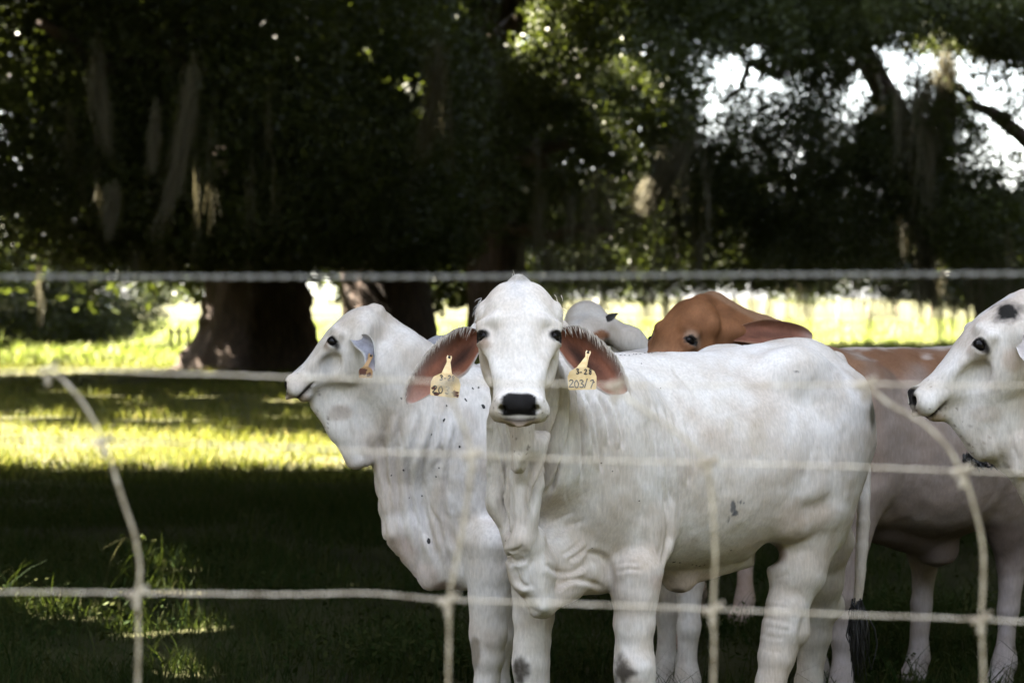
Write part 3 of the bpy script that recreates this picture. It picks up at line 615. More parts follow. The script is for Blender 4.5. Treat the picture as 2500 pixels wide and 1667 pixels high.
WHITE = np.array((.66, .625, .595)); BEIGE = np.array((.50, .43, .37)); PINK = np.array((.50, .36, .31)); GREY = np.array((.36, .36, .375)); BLACK = np.array((.007, .006, .006))
def mixc(T, c, f):
    f = np.clip(f, 0, 1)[:, None]; return T*(1-f) + np.asarray(c)[None]*f
def hoof_leg(f, pts, rad, Y, foot_x, k=.03, side=(1, 0, 0), foot_dir=(-.8, -.6, 0)):
    """carry a measured leg on down to cannon, fetlock and hoof"""
    pts = list(pts); rad = list(rad); last = np.array(pts[-1]); zs = last[2]
    g = lambda z: np.array([last[0] + (foot_x-last[0])*(zs-z)/max(zs, .05), Y, z])
    for z, r in ((max(.20, zs*.62), .034), (.13, .034)):
        if z < zs-.02: pts.append(g(z)); rad.append(r)
    pts.append(g(.105)); rad.append(.042); f.chain(pts, rad, side, k)
    fd = np.array(foot_dir); p = g(.105); f.cap(p, g(.05)+fd*.025, .038, .044, side, .02); f.cap(g(.045)+fd*.01, g(.03)+fd*.045, (.05, .04), (.052, .032), np.cross(fd, (0, 0, 1)), .015)
    return pts[-1][:2]
def std_paint(V, Nn, H=None, base=WHITE, nose=True, seed=0, muzzle_black=True):
    T = np.broadcast_to(base, V.shape).copy()
    n1 = fbm(V, 5, seed); n2 = fbm(V, 14, seed+9)
    T = mixc(T, BEIGE*(base/WHITE), ss(n1*.6+n2*.4, .42, .66)*.65)
    T = mixc(T, (.022, .02, .018), ss(.055-V[:, 2], 0, .02))                                   # hooves
    if H is not None:
        x, a, n = H.loc(V); ax = np.abs(x); inh = (a > -.05) & (a < .51) & (ax < .13) & (n > -.25)
        d = np.sqrt(((ax-.097)/.020)**2 + ((a-.2-.12*(.09-ax))/.0165)**2 + ((n+.036)/.030)**2)
        T = mixc(T, (.02, .018, .017), inh*ss(1.45-d, 0, .5))                                    # dark lids
        d2 = np.sqrt(((ax-.088)/.03)**2 + ((a-.228)/.022)**2 + ((n+.03)/.05)**2)
        T = mixc(T, (.34, .25, .20), inh*ss(1-d2, 0, .8)*ss(n2, .35, .7)*.8)
        if nose:
            sp = vnoise(V, 160, seed+4); T = mixc(T, (.12, .09, .08), inh*ss(a, .31, .40)*ss(sp, .78, .88)*.7)
            jn = (n2-.5)*.012; wn_ = .044 - .012*ss(-n, .045, .085) + jn*.5
            nm = inh*ss(wn_-ax, -.004, .004)*ss(a+jn-.9*np.maximum(ax-.026, 0), .398, .408)*ss(n+.051+jn*.3, 0, .006)
            T = mixc(T, BLACK, nm)
            T = mixc(T, (.40, .31, .24), inh*ss(a, .395, .43)*ss(-.052-n, 0, .006)*ss(.060-ax, 0, .018)*ss(n+.135, 0, .01)*.8)
            T = mixc(T, (.03, .024, .02), inh*ss(a, .42, .44)*np.exp(-((n+.057)/.0045)**2)*ss(.050-ax, 0, .02)*.9)
            T = mixc(T, (.05, .04, .035), inh*ss(a, .36, .39)*np.exp(-((n+.094)/.006)**2)*ss(.075-ax, 0, .02))
        T = mixc(T, GREY*1.25, inh*np.exp(-(x/.022)**2)*ss(n+.06, 0, .04)*ss(a, -.02, .02)*ss(.17-a, 0, .08)*ss(n2, .3, .6)*.85)
        d3 = np.sqrt((np.maximum(ax-.09, 0)/.02)**2 + ((a-.085)/.04)**2 + ((n+.09)/.035)**2)
        T = mixc(T, GREY*1.1, inh*(ax > .07)*ss(1.1-d3, 0, .6)*.55)
    return T
def eye_pair(H, root, which=(-1, 1)):
    for q in which:
        c = H.w(q*.090, .2005, -.040)
        mb = MB(); n = 16; th = np.linspace(0, np.pi, 9); ph = np.linspace(0, 2*np.pi, n, endpoint=False)
        g = np.array([[math.sin(t)*math.cos(p), math.sin(t)*math.sin(p), math.cos(t)] for t in th for p in ph])*np.array([.0130, .0150, .019])*H.sc
        W = c + g[:, :1]*H.x + g[:, 1:2]*H.a + g[:, 2:]*H.n
        i = np.arange(8)[:, None]*n; j = np.arange(n)[None]; k = (j+1) % n
        mb.add(W, [np.stack([i+j, i+k, i+n+k, i+n+j], -1).reshape(-1, 4)])
        link('eye', mb.mesh('eye'), M_eye, root)
LAST = {}
def finish_cow(name, label, base_xy, f, paint, extra=(), wr=None, spots=()):
    V, Fq = f.mesh(); Nn = vnormals(V, Fq)
    if wr is not None:
        V = V + Nn*wr(V, Nn)[:, None]; Nn = vnormals(V, Fq)
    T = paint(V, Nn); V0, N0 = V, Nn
    for ev, ef, et in extra: Fq = np.vstack([Fq, ef+len(V)]); V = np.vstack([V, ev]); T = np.vstack([T, et])
    LAST['V'], LAST['N'] = V0, N0
    root = empty(name, (base_xy[0], base_xy[1], 0)); tag(root, label, 'cow', 'herd of brahman cattle behind the wire')
    link('body', mesh_np('cow_body', V, [Fq], True, T), M_hide, root)
    if len(spots): skin_spots(root, V0, N0, spots)
    return root
def ridges(q, wl, sharp=2.0):
    """skin folds: rounded crests, narrow creases"""
    s_ = np.abs(np.sin(np.pi*q/wl)); return 1-(1-s_)**sharp
def creases(px, py, Nn_front, lines):
    """lines: (points, amplitude m, half width px, rim) -> displacement carving each skin crease with a raised lip beside it"""
    d = np.zeros(len(px))
    for pts, amp, w, rim in lines:
        q = spline(np.array(pts, float), 6*len(pts)) if len(pts) > 2 else np.array(pts, float); lo = q.min(0)-6*w; hi = q.max(0)+6*w
        I = np.nonzero((px > lo[0]) & (px < hi[0]) & (py > lo[1]) & (py < hi[1]) & Nn_front)[0]
        if not len(I): continue
        X, Y = px[I], py[I]; best = np.full(len(I), 1e9); sg = np.zeros(len(I)); tt = np.zeros(len(I)); m = len(q)-1
        for i in range(m):
            a, b = q[i], q[i+1]; e = b-a; L2 = e@e+1e-9; t = np.clip(((X-a[0])*e[0]+(Y-a[1])*e[1])/L2, 0, 1)
            dx, dy = X-a[0]-t*e[0], Y-a[1]-t*e[1]; r = np.hypot(dx, dy); k = r < best
            best[k] = r[k]; sg[k] = (e[0]*dy-e[1]*dx)[k]; tt[k] = ((i+t)/m)[k]
        fade = ss(tt, 0, .18)*ss(1-tt, 0, .18); s_ = best*np.sign(sg)
        d[I] += amp*fade*(-np.exp(-(best/w)**2) + rim*np.exp(-((s_-2.0*w)/(1.5*w))**2))
    return d
def skin_spots(root, V, Nn, lst):
    """small dark spots of hair, each a thin patch lying on the hide"""
    px, py = proj(V); fr = (Nn*(np.array([0, 0, CAM_Z])-V)).sum(1) > 0; mb = MB()
    for x, y, r, asp in lst:
        I = np.nonzero(fr & (np.hypot(px-x, py-y) < 9))[0]
        if not len(I): continue
        I = I[V[I, 1] < V[I, 1].min()+.04]; w = np.exp(-((px[I]-x)**2+(py[I]-y)**2)/18.); w /= w.sum(); n = nrm((Nn[I]*w[:, None]).sum(0)); c = (V[I]*w[:, None]).sum(0)
        c = c + np.array([(x-(px[I]*w).sum())*c[1]/F_PX, 0, -(y-(py[I]*w).sum())*c[1]/F_PX]); rm = r*c[1]/F_PX
        a = nrm(np.cross(n, (0, 0, 1.))); b = np.cross(a, n); k = 12; th = np.linspace(0, 2*np.pi, k, endpoint=False); rr = rm*(.8+.4*rng.random(k)); o = rng.normal(0, .3)
        W = c + n*.0012 + (a*(np.cos(th+o)*rr)[:, None] + b*(np.sin(th)*rr*asp)[:, None]); mb.add(np.vstack([W, (c+n*.0026)[None]]), [np.stack([np.arange(k), (np.arange(k)+1) % k, np.full(k, k)], 1)])
    o = link('hair_spots', mb.mesh('hair_spots'), M_blackhair, root); o['kind'] = 'stuff'
def hair_fringe(root, name, roots, dirs, length, rad, mat):
    """loose hairs too fine to pick apart"""
    mb = MB()
    for r, d in zip(roots, dirs):
        L = length*(.5+.8*rng.random()); d = nrm(np.array(d)+rng.normal(0, .28, 3)); e = r + d*L + np.array([0, 0, -.25*L]); mb.add(*tube_np(spline([r-d*.004, r+d*L*.55, e], 4), np.linspace(rad, rad*.25, 4), 4, False))
    o = link(name, mb.mesh(name), mat, root); o['kind'] = 'stuff'
STROKES = {'3': [(0, .9), (.35, 1), (.65, .8), (.3, .55), (.7, .3), (.4, 0), (0, .12)], '-': [(.1, .5), (.6, .5)], '2': [(0, .8), (.3, 1), (.65, .8), (.4, .45), (0, .02), (.75, .05)],
           '8': [(.6, .85), (.3, 1), (.1, .75), (.6, .35), (.4, 0), (.05, .2), (.5, .6), (.6, .85)], '0': [(.35, 1), (.02, .6), (.15, .05), (.5, .05), (.68, .5), (.35, 1)],
           '/': [(.0, -.1), (.5, 1.15)], '7': [(.05, .85), (.6, .9), (.15, -.15)]}
def ear_tag(root, top, ctr, w, h, right, facing, lines, stain, mat=None):
    """flag tag: neck up to the pin at top, plate centred at ctr, lettering a hair proud of the plate"""
    right = nrm(right); facing = nrm(facing); up = np.cross(facing, right); up = up if up[2] > 0 else -up
    top = np.array(top); ctr = np.array(ctr); nk = nrm(top-ctr)
    pl = [(-.5, -.5), (.5, -.5), (.52, .02), (.40, .32), (.16, .47)]; pr = [(-x, y) for x, y in pl[::-1][:-0 or None]]
    out = [ctr + right*x*w + up*y*h for x, y in [(-.5, -.46), (-.46, -.5), (.46, -.5), (.5, -.46), (.52, .05), (.44, .27), (.18, .44)]]
    tdir = np.cross(nk, facing); tdir = tdir if tdir@right > 0 else -tdir
    out += [top - nk*.016 + tdir*.0055, top + tdir*.0085, top + nk*.006 + tdir*.006, top + nk*.002, top + nk*.006 - tdir*.006, top - tdir*.0085, top - nk*.016 - tdir*.0055]
    out += [ctr + right*x*w + up*y*h for x, y in [(-.18, .44), (-.44, .27), (-.52, .05)]]
    k = len(out); A = np.array(out); Vt = np.vstack([A, A-facing*.0022]); jj = np.arange(k)
    me = mesh_np('ear_tag', Vt, [jj[None], (jj[::-1]+k)[None], np.stack([jj, jj+k, (jj+1) % k + k, (jj+1) % k], 1)], False)
    tg = link('ear_tag', me, mat or M_tag, root)
    def child(nm, mb, mat):
        o = bpy.data.objects.new(nm, mb.mesh(nm)); C.objects.link(o); o.data.materials.append(mat); o.parent = tg
        return o
    pin = MB(); pin.add(*tube_np([top - facing*.004, top + facing*.004], .0035, 10)); child('pin', pin, M_metal_pin)
    ink = MB()
    for txt, cy, ch, x0, adv in lines:
        for i, c in enumerate(txt):
            pts = np.array(STROKES[c])*np.array([.8, 1.0])*ch; pts = spline(pts, 26) if c not in '-/' else pts
            pts = pts + np.array([x0 + i*adv, cy]) + np.array([rng.normal(0, .0006), rng.normal(0, .0008)])
            W = ctr + facing*.0008 + right*pts[:, :1] + up*pts[:, 1:]
            ink.add(*tube_np(W, .0015, 5))
    if ink.n: child('lettering', ink, M_ink)
    for (sx, sy, sr) in stain:
        st = MB(); a = np.linspace(0, 2*np.pi, 14, endpoint=False); rr = sr*(.6+.8*rng.random(14))
        xx = np.clip(sx+rr*np.cos(a), -w*.49, w*.49); yy = np.clip(sy+rr*np.sin(a)*.8, -h*.49, h*.3)
        W = ctr + facing*.0005 + right*xx[:, None] + up*yy[:, None]; jj = np.arange(14)
        st.add(np.vstack([W, (ctr + facing*.0009 + right*sx + up*sy)[None]]), [np.stack([jj, (jj+1) % 14, np.full(14, 14)], 1)]); child('stain', st, M_rust)
    return tg
def body_frame(O, deg):
    a = R(deg); es = np.array([math.sin(a), math.cos(a), 0.]); el = np.array([math.cos(a), -math.sin(a), 0.]); O = np.array([O[0], O[1], 0.])
    return es, el, lambda s, l, z: O + es*s + el*l + np.array([0, 0, z])
EZ = np.array([0, 0, 1.])
TRUNK = [(-.25, .84, .98, .04), (-.21, .74, 1.09, .115), (-.11, .67, 1.18, .175), (.04, .64, 1.232, .20), (.2, .625, 1.238, .225), (.38, .61, 1.235, .268), (.54, .615, 1.24, .275), (.70, .65, 1.256, .25),
         (.84, .73, 1.274, .215), (.94, .80, 1.26, .18), (1.01, .87, 1.215, .135), (1.05, .94, 1.15, .085), (1.07, 1.02, 1.08, .03)]
def trunk(f, W, es, el, zs=1.0, ws=1.0, k=.05, ss_=1.0, sag=0., sl=0.):
    K = [(a*ss_, lo*zs - sag*math.exp(-((a-.45)/.3)**2) + sl*max(a, 0), hi*zs + sl*max(a, 0), w*ws) for a, lo, hi, w in TRUNK]
    f.loft(W(0, 0, 0), es, el, EZ, K, k=k, ex=2.25, tup=.30, tlo=.10)

# ---------------- the white heifer that faces the camera
def cow_main():
    es, el, W = body_frame((.17, 6.7), 52)
    f = Field((-.32, 5.92, -.01), (1.30, 7.85, 1.52), .0055)
    trunk(f, W, es, el)
    for q in (-1, 1):
        f.ell(W(.71, q*.165, 1.185), (.09, .045, .05), (es, el, EZ), .08)                 # hook bones
        f.ell(W(1.0, q*.10, 1.10), (.05, .045, .06), (es, el, EZ), .05)                   # pin bones
        f.ell(W(.03, q*.15, .95), (.16, .075, .25), (es, el, EZ), .05)                    # shoulder blades
    # left thigh, gaskin, shank
    f.cap(W(.86, .13, 1.06), W(.76, .165, .80), (.105, .185), (.09, .15), el, .05)
    f.cap(W(.90, .12, .98), P(1985, 1290, 7.12), (.08, .15), (.08, .115), el, .05)
    f.ell(W(.66, .185, .80), (.10, .05, .085), (es, el, EZ), .045)
    pts = [P(1968, 1270, 7.08), P(1945, 1395, 7.04), P(1922, 1480, 7.02), P(1914, 1540, 7.02), P(1897, 1605, 7.01), P(1882, 1667, 7.0)]
    rad = [(.085, .125), (.065, .088), (.05, .062), (.048, .066), (.042, .055), (.036, .042)]
    f.chain(pts[:1]+pts[1:], rad, el, .03); f.ell(P(1957, 1530, 7.04), (.02, .025, .045), (es, el, EZ), .03)
    hoof_leg(f, [pts[-1]], [.04], 7.0, .735)
    # right hind
    f.cap(W(.92, -.11, 1.02), P(2015, 1330, 7.5), (.085, .17), (.075, .10), el, .05)
    pts = [P(2012, 1330, 7.5), P(2002, 1420, 7.52), P(1994, 1490, 7.55), P(1985, 1550, 7.56), P(1975, 1667, 7.56)]
    f.chain(pts, [(.07, .10), (.06, .075), (.05, .062), (.046, .058), (.036, .04)], el, .03); f.ell(P(2040, 1478, 7.58), (.03, .03, .04), None, .03)
    hoof_leg(f, [pts[-1]], [.038], 7.56, .92)
    # forelegs
    f.ell(W(.12, .165, .745), (.085, .06, .10), (es, el, EZ), .04)
    pts = [P(1565, 1335, 6.65), P(1555, 1395, 6.6), P(1551, 1450, 6.6), P(1548, 1530, 6.6), P(1547, 1590, 6.6), P(1549, 1628, 6.59), P(1550, 1667, 6.6)]
    f.chain(pts, [(.082, .055), (.068, .060), (.059, .056), (.052, .05), (.050, .048), (.052, .05), (.047, .045)], (1, 0, 0), .025)
    hoof_leg(f, [pts[-1]], [.046], 6.6, .335)
    pts = [P(1305, 1290, 6.74), P(1302, 1390, 6.74), P(1303, 1450, 6.74), P(1303, 1500, 6.74), P(1299, 1570, 6.73), P(1297, 1620, 6.72), P(1300, 1667, 6.73)]
    f.chain(pts, [(.085, .075), (.062, .06), (.055, .053), (.053, .05), (.046, .046), (.047, .047), (.041, .041)], (1, 0, 0), .025)
    hoof_leg(f, [pts[-1]], [.042], 6.73, .055)
    # neck, throat, dewlap, brisket
    f.cap(W(.0, -.01, .98), P(1325, 1060, 6.55), (.16, .25), (.13, .21), (1, 0, 0), .05)
    f.cap(P(1325, 1060, 6.55), P(1275, 900, 6.36), (.13, .20), (.092, .12), (1, 0, 0), .05)
    f.cap(P(1240, 1040, 6.42), P(1236, 1220, 6.45), (.058, .07), (.05, .07), (1, 0, 0), .03)
    f.cap(P(1272, 1010, 6.22), P(1275, 1110, 6.22), (.040, .05), (.024, .05), (1, 0, 0), .02)
    f.cap(P(1275, 1090, 6.21), P(1266, 1138, 6.20), (.022, .04), (.021, .025), (1, 0, 0), .012)
    f.cap(P(1281, 1040, 6.20), P(1270, 1125, 6.18), .007, .006, (1, 0, 0), .008)
    f.cap(P(1300, 1080, 6.27), P(1285, 1155, 6.26), (.034, .05), (.026, .03), (1, 0, 0), .014)
    f.cap(P(1288, 1150, 6.30), P(1276, 1325, 6.30), (.046, .06), (.034, .05), (1, 0, 0), .02)
    f.cap(P(1276, 1310, 6.29), P(1250, 1338, 6.30), (.028, .04), (.02, .03), (1, 0, 0), .012)
    f.cap(P(1228, 1230, 6.43), P(1258, 1330, 6.40), (.04, .06), (.028, .05), (1, 0, 0), .03)
    f.cap(P(1285, 1330, 6.36), P(1300, 1400, 6.38), (.055, .08), (.055, .09), (1, 0, 0), .03)
    f.cap(P(1300, 1390, 6.38), P(1325, 1480, 6.36), (.058, .09), (.028, .06), (1, 0, 0), .025)
    f.cap(P(1325, 1470, 6.38), P(1385, 1430, 6.50), .036, .04, (1, 0, 0), .025)
    f.cap(P(1385, 1415, 6.50), P(1490, 1395, 6.70), .045, .05, (1, 0, 0), .03)
    f.cap(P(1330, 1360, 6.5), P(1440, 1360, 6.66), .08, .09, (1, 0, 0), .04)
    # navel flap and belly
    f.cap(P(1655, 1395, 6.92), P(1850, 1345, 7.08), (.04, .045), (.035, .03), (0, 1, 0), .03); f.ell(P(1658, 1418, 6.92), (.045, .03, .032), None, .02)
    f.cap(P(1886, 1354, 6.84), P(1876, 1350, 7.22), (.030, .034), (.038, .034), (1, 0, 0), .018, True); f.cap(P(1860, 1364, 6.86), P(1856, 1360, 7.15), .016, .02, (1, 0, 0), .02, True)                # open groin under the flank
    # tail
    tail = [W(1.03, 0, 1.20), P(2092, 1010, 7.40), P(2108, 1120, 7.42), P(2108, 1250, 7.40), P(2101, 1380, 7.38), P(2095, 1470, 7.38)]
    tp = spline(tail, 12); f.chain(tp, np.linspace(.03, .0145, 12), (1, 0, 0), .004)
    tau = R(36)
    H = Head(P(1267, 697, 6.26) + np.array([0, 0, .0]), (0, -math.sin(tau), -math.cos(tau)), (0, -math.cos(tau), math.sin(tau)))
    H.O = H.O + .06*H.n; H.build(f)
    def wr(V, Nn):
        px, py = proj(V); d = np.zeros(len(V)); warp = (fbm(V, 6, 3)-.5)
        x, a, n = H.loc(V); head = ss(a, -.06, -.02)*ss(.16-np.abs(x), 0, .04)*ss(n+.25, 0, .03)*ss(.5-a, 0, .04)
        front = (V[:, 1] < 7.1)
        vis = (Nn*(np.array([0, 0, CAM_Z])-V)).sum(1) > -.1
        m = ss(px, 1350, 1395)*ss(1600-px, 0, 120)*ss(py, 850, 930)*ss(1330-py, 0, 160)*front*(1-head)
        q = px - .10*(py-1000) + warp*70; d += -.004*m*(1-ridges(q, 43, 5))*(.4+fbm(V, 5, 8))
        q = (py - (1252 - .30*(px-1956)))/10.; d += -.018*np.exp(-q*q/7)*ss(px, 1930, 1985)*ss(2070-px, 0, 60)*(V[:, 1] < 7.3)
        d += .016*np.exp(-((px-1960)/70)**2-((py-1330)/80)**2)*(V[:, 1] < 7.3) - .010*np.exp(-((px-1840)/90)**2-((py-1080)/120)**2)*(V[:, 1] < 7.3)
        NK = [([(1361, 854), (1364, 926), (1362, 1000), (1338, 1085), (1326, 1140), (1304, 1204), (1300, 1272)], .013, 7, .7), ([(1375, 872), (1388, 960), (1389, 1000), (1381, 1085), (1355, 1170), (1330, 1213)], .012, 6, .7),
              ([(1385, 890), (1402, 940), (1410, 1000), (1419, 1064), (1421, 1128), (1419, 1191)], .010, 5, .7), ([(1400, 915), (1420, 960), (1440, 1043), (1453, 1128)], .008, 5, .7), ([(1429, 954), (1450, 1010), (1464, 1090), (1470, 1160)], .007, 5, .7),
              ([(1460, 960), (1480, 1020), (1490, 1090)], .006, 5, .6), ([(1490, 960), (1515, 1040), (1520, 1100)], .005, 5, .6)]
        SH = [([(1575, 960), (1597, 1028), (1609, 1095), (1619, 1174), (1634, 1253), (1638, 1300), (1628, 1353), (1612, 1385)], .013, 7, -.5), ([(1600, 980), (1615, 1036), (1627, 1095), (1632, 1174), (1645, 1240)], .010, 5, .7), ([(1620, 985), (1638, 1048), (1652, 1107), (1658, 1174), (1660, 1273)], .009, 5, .7),
              ([(1640, 1000), (1662, 1075), (1676, 1127), (1682, 1200)], .007, 5, .7), ([(1670, 1010), (1690, 1090), (1698, 1150)], .005, 5, .6), ([(1640, 890), (1670, 930), (1713, 975)], .004, 6, .5)]
        LF = [([(1188, 960), (1191, 1021), (1215, 1098), (1232, 1183), (1236, 1255), (1240, 1319)], .013, 7, -.7), ([(1196, 1100), (1202, 1153), (1223, 1217), (1234, 1270), (1238, 1310)], .009, 6, -.7), ([(1205, 960), (1225, 1040), (1240, 1110), (1247, 1180)], .010, 6, -.7)]
        DW = [([(1310, 1100), (1292, 1150), (1283, 1190), (1279, 1255), (1281, 1310)], .015, 7, -.9), ([(1228, 1100), (1236, 1150), (1245, 1204), (1247, 1255), (1238, 1320)], .012, 6, .9), ([(1228, 1345), (1255, 1346), (1283, 1330)], .016, 6, -.6), ([(1234, 1352), (1257, 1372), (1285, 1362)], .012, 5, .8),
              ([(1258, 1372), (1268, 1417), (1298, 1436)], .012, 5, .9), ([(1300, 1360), (1290, 1400), (1300, 1440)], .010, 5, .7), ([(1275, 1445), (1290, 1480), (1320, 1500)], .008, 5, .6)]
        BK = [([(1420, 1345), (1450, 1350), (1473, 1358), (1489, 1383), (1496, 1440)], .018, 8, -.6), ([(1330, 1375), (1343, 1385), (1364, 1397), (1398, 1396), (1440, 1370)], .010, 6, .7), ([(1350, 1445), (1370, 1425), (1395, 1415), (1432, 1417), (1485, 1438)], .012, 6, .7), ([(1370, 1355), (1390, 1345), (1425, 1315)], .007, 5, .7), ([(1385, 1368), (1410, 1355), (1445, 1325)], .007, 5, .7),
              ([(1330, 1290), (1360, 1268), (1405, 1248)], .006, 5, .6), ([(1345, 1320), (1380, 1290), (1430, 1268)], .006, 5, .6), ([(1500, 1380), (1530, 1372), (1560, 1376)], .004, 4, .6), ([(1502, 1398), (1535, 1390), (1570, 1392)], .004, 4, .6)]
        HL = [([(1860, 1474), (1880, 1477), (1906, 1480), (1935, 1492)], .008, 5, .7), ([(1858, 1503), (1875, 1508), (1896, 1513), (1938, 1522)], .008, 5, .7), ([(1854, 1544), (1870, 1549), (1886, 1556), (1920, 1560)], .008, 5, .7), ([(1885, 1400), (1900, 1390), (1932, 1370)], .006, 5, .6), ([(1888, 1415), (1905, 1408), (1940, 1398)], .006, 5, .6), ([(1965, 1490), (1955, 1535), (1950, 1570), (1958, 1590)], .010, 6, .7),
              ([(1870, 1530), (1900, 1534), (1930, 1540)], .005, 4, .6), ([(1862, 1585), (1885, 1590), (1915, 1592)], .005, 4, .6), ([(1945, 1440), (1965, 1465), (1972, 1490)], .008, 6, .6)]
        nh = 1-.9*head
        d += 1.9*creases(px, py, vis & front, NK+LF)*nh + creases(px, py, vis & front, DW+BK)*(.3+.6*fbm(V, 12, 4))*nh + creases(px, py, vis & front, SH) + creases(px, py, vis & (V[:, 1] < 7.3), HL)*(.0+.45*fbm(V, 14, 6))
        d += (fbm(V, 11, 21)-.5)*.010*(1-head) + (fbm(V, 30, 22)-.5)*.003
        # face
        d += head*(-.003*np.exp(-(x/.01)**2)*ss(a, .03, .06)*ss(.17-a, 0, .05))
        d += head*(-.0022)*(1-ridges(a+.5*np.abs(x), .012, 3))*ss(np.abs(x), .07, .09)*ss(a, .17, .18)*ss(.25-a, 0, .02)*ss(n+.09, 0, .03)
        return d
    def paint(V, Nn):
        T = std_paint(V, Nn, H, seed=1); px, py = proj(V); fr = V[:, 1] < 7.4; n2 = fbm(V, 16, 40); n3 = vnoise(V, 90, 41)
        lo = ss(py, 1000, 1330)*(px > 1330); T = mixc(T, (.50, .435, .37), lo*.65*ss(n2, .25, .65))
        def spot(x, y, rx, ry, c, s_=1., soft=.5, mask=fr):
            nonlocal T
            d = np.sqrt(((px-x)/rx)**2+((py-y)/ry)**2)+(n2-.5)*.7; T = mixc(T, c, ss(1-d, 0, soft)*s_*mask)
        nk = (fbm(V, 45, 77)-.5)*1.2
        for x, y, rx, ry in ((1272, 1636, 24, 48), (1522, 1640, 34, 44)):
            T = mixc(T, (.045, .036, .028), ss(1.15-np.sqrt(((px-x)/rx)**2+((py-y)/ry)**2)-nk, 0, .9)*.95*fr)
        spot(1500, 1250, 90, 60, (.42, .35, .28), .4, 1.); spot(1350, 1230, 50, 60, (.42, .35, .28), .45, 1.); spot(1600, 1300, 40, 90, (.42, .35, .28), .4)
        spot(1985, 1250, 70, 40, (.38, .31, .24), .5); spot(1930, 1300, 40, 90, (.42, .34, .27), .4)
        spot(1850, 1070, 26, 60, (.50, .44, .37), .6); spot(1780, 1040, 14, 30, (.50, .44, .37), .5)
        spot(1896, 1352, 30, 30, (.22, .14, .11), .7)  # groin shade darkened in the colour
        spot(2130, 1010, 11, 46, (.06, .055, .03), .9, .8)                                                     # soiled rump
        spot(1700, 1420, 120, 40, PINK, .5); spot(1655, 1445, 20, 12, (.10, .08, .08), .7)
        for (x, y, rx, ry) in ((1790, 1240, 9, 26), (1806, 1222, 8, 14), (1776, 1262, 6, 14), (1816, 1232, 5, 8), (1796, 1252, 8, 8)):
            spot(x, y, rx, ry, (.12, .125, .14), .9*1, .3, fr*ss(n3, .35, .6))
        spot(1944, 906, 10, 2.2, (.1, .1, .11), .8)
        return T
    eL_top = [P(1172, 806, 6.33), P(1132, 797, 6.33), P(1100, 808, 6.32), P(1071, 831, 6.31), P(1043, 858, 6.30), P(1018, 894, 6.29), P(996, 929, 6.28), P(987, 965, 6.28), P(993, 986, 6.28)]
    eL = ear_sheet(eL_top, [P(1184, 850, 6.28), P(1170, 862, 6.23), P(1157, 886, 6.22), P(1140, 911, 6.23), P(1118, 926, 6.25), P(1086, 947, 6.26), P(1054, 963, 6.27), P(1021, 980, 6.275), P(995, 987, 6.28)],
                   [.03, .08, .09, .075, .05, .03, .012, .002], (.12, 1, .1), tipcol=(.36, .22, .18), seed=2, dark=.95)
    eR_top = [P(1362, 803, 6.33), P(1407, 794, 6.33), P(1443, 811, 6.32), P(1479, 840, 6.31), P(1507, 872, 6.30), P(1525, 911, 6.29), P(1534, 944, 6.28), P(1530, 958, 6.28)]
    eR = ear_sheet(eR_top, [P(1352, 840, 6.28), P(1371, 866, 6.23), P(1386, 890, 6.22), P(1415, 920, 6.24), P(1454, 947, 6.26), P(1486, 965, 6.27), P(1514, 964, 6.275), P(1529, 959, 6.28)],
                   [.03, .08, .09, .075, .05, .03, .012, .002], (-.12, 1, .1), tipcol=(.34, .19, .15), seed=5, dark=.95)
    flip = lambda e: (e[0], e[1][:, ::-1], e[2])
    f.cap(P(1215, 782, 6.42), P(1166, 806, 6.40), .036, .020, (0, 0, 1), .035); f.cap(P(1323, 780, 6.42), P(1370, 800, 6.40), .036, .020, (0, 0, 1), .035)
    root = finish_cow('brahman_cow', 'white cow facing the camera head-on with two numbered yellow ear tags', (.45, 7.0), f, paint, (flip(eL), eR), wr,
        [(x, y, r, .75) for x, y, r in ((1660, 1372, 3.5), (1645, 1371, 4.5), (1700, 1379, 3), (1690, 1377, 3), (1708, 1380, 3), (1720, 1377, 2.5), (1784, 1342, 3), (1566, 888, 2.5), (1612, 948, 2.5), (1468, 1130, 2.5), (1560, 1222, 2.2), (1235, 1320, 3), (1495, 1150, 2), (1445, 1337, 2.2))]
        + [(1515+i*9.5+(i*5) % 4, 868-i*.9+((i*7) % 3), 3.2, .5) for i in range(13)])
    eye_pair(H, root)
    bT = P(1097, 872, 6.27); ear_tag(root, bT, P(1088, 938, 6.215), .074, .064, (1, 0, -.10), (.05, -1, .12), [('3-28', .010, .0125, -.017, .0105), ('203', -.024, .018, -.032, .016)], [(.026, -.02, .008), (-.03, -.012, .006), (.03, -.026, .006), (-.022, -.027, .007)])
    ear_tag(root, P(1436, 860, 6.27), P(1421, 922, 6.215), .072, .062, (1, 0, .02), (-.05, -1, .12), [('3-28', .009, .0125, -.015, .0108), ('203/7', -.024, .019, -.033, .0132)], [(.030, -.012, .003)])
    t = np.linspace(.06, .9, 150)
    for pts in (eL_top, eR_top):                                                                          # fringe on the upper rim of the ears
        q = spline(pts, 400); r = q[(t*399).astype(int)] + rng.normal(0, .002, (150, 3)) + np.array([0, -.002, -.003]); out = nrm(q[-1]-q[0])
        hair_fringe(root, 'ear_hair', r, np.array([0, -.35, -.75])+out*.55 + 0*r, .020, .0007, M_creamhair)
    for q in (-1, 1):                                                                                     # tufts round the horn buds
        r = np.array([H.w(q*(.098+rng.normal(0, .006)), .085+rng.normal(0, .022), -.080+rng.normal(0, .012)) for _ in range(110)]); hair_fringe(root, 'hair_tuft', r, H.x*q*.55 + H.a*.85 + H.n*.2 + 0*r, .020, .0008, M_greyhair if q*H.x[0] < 0 else M_creamhair)
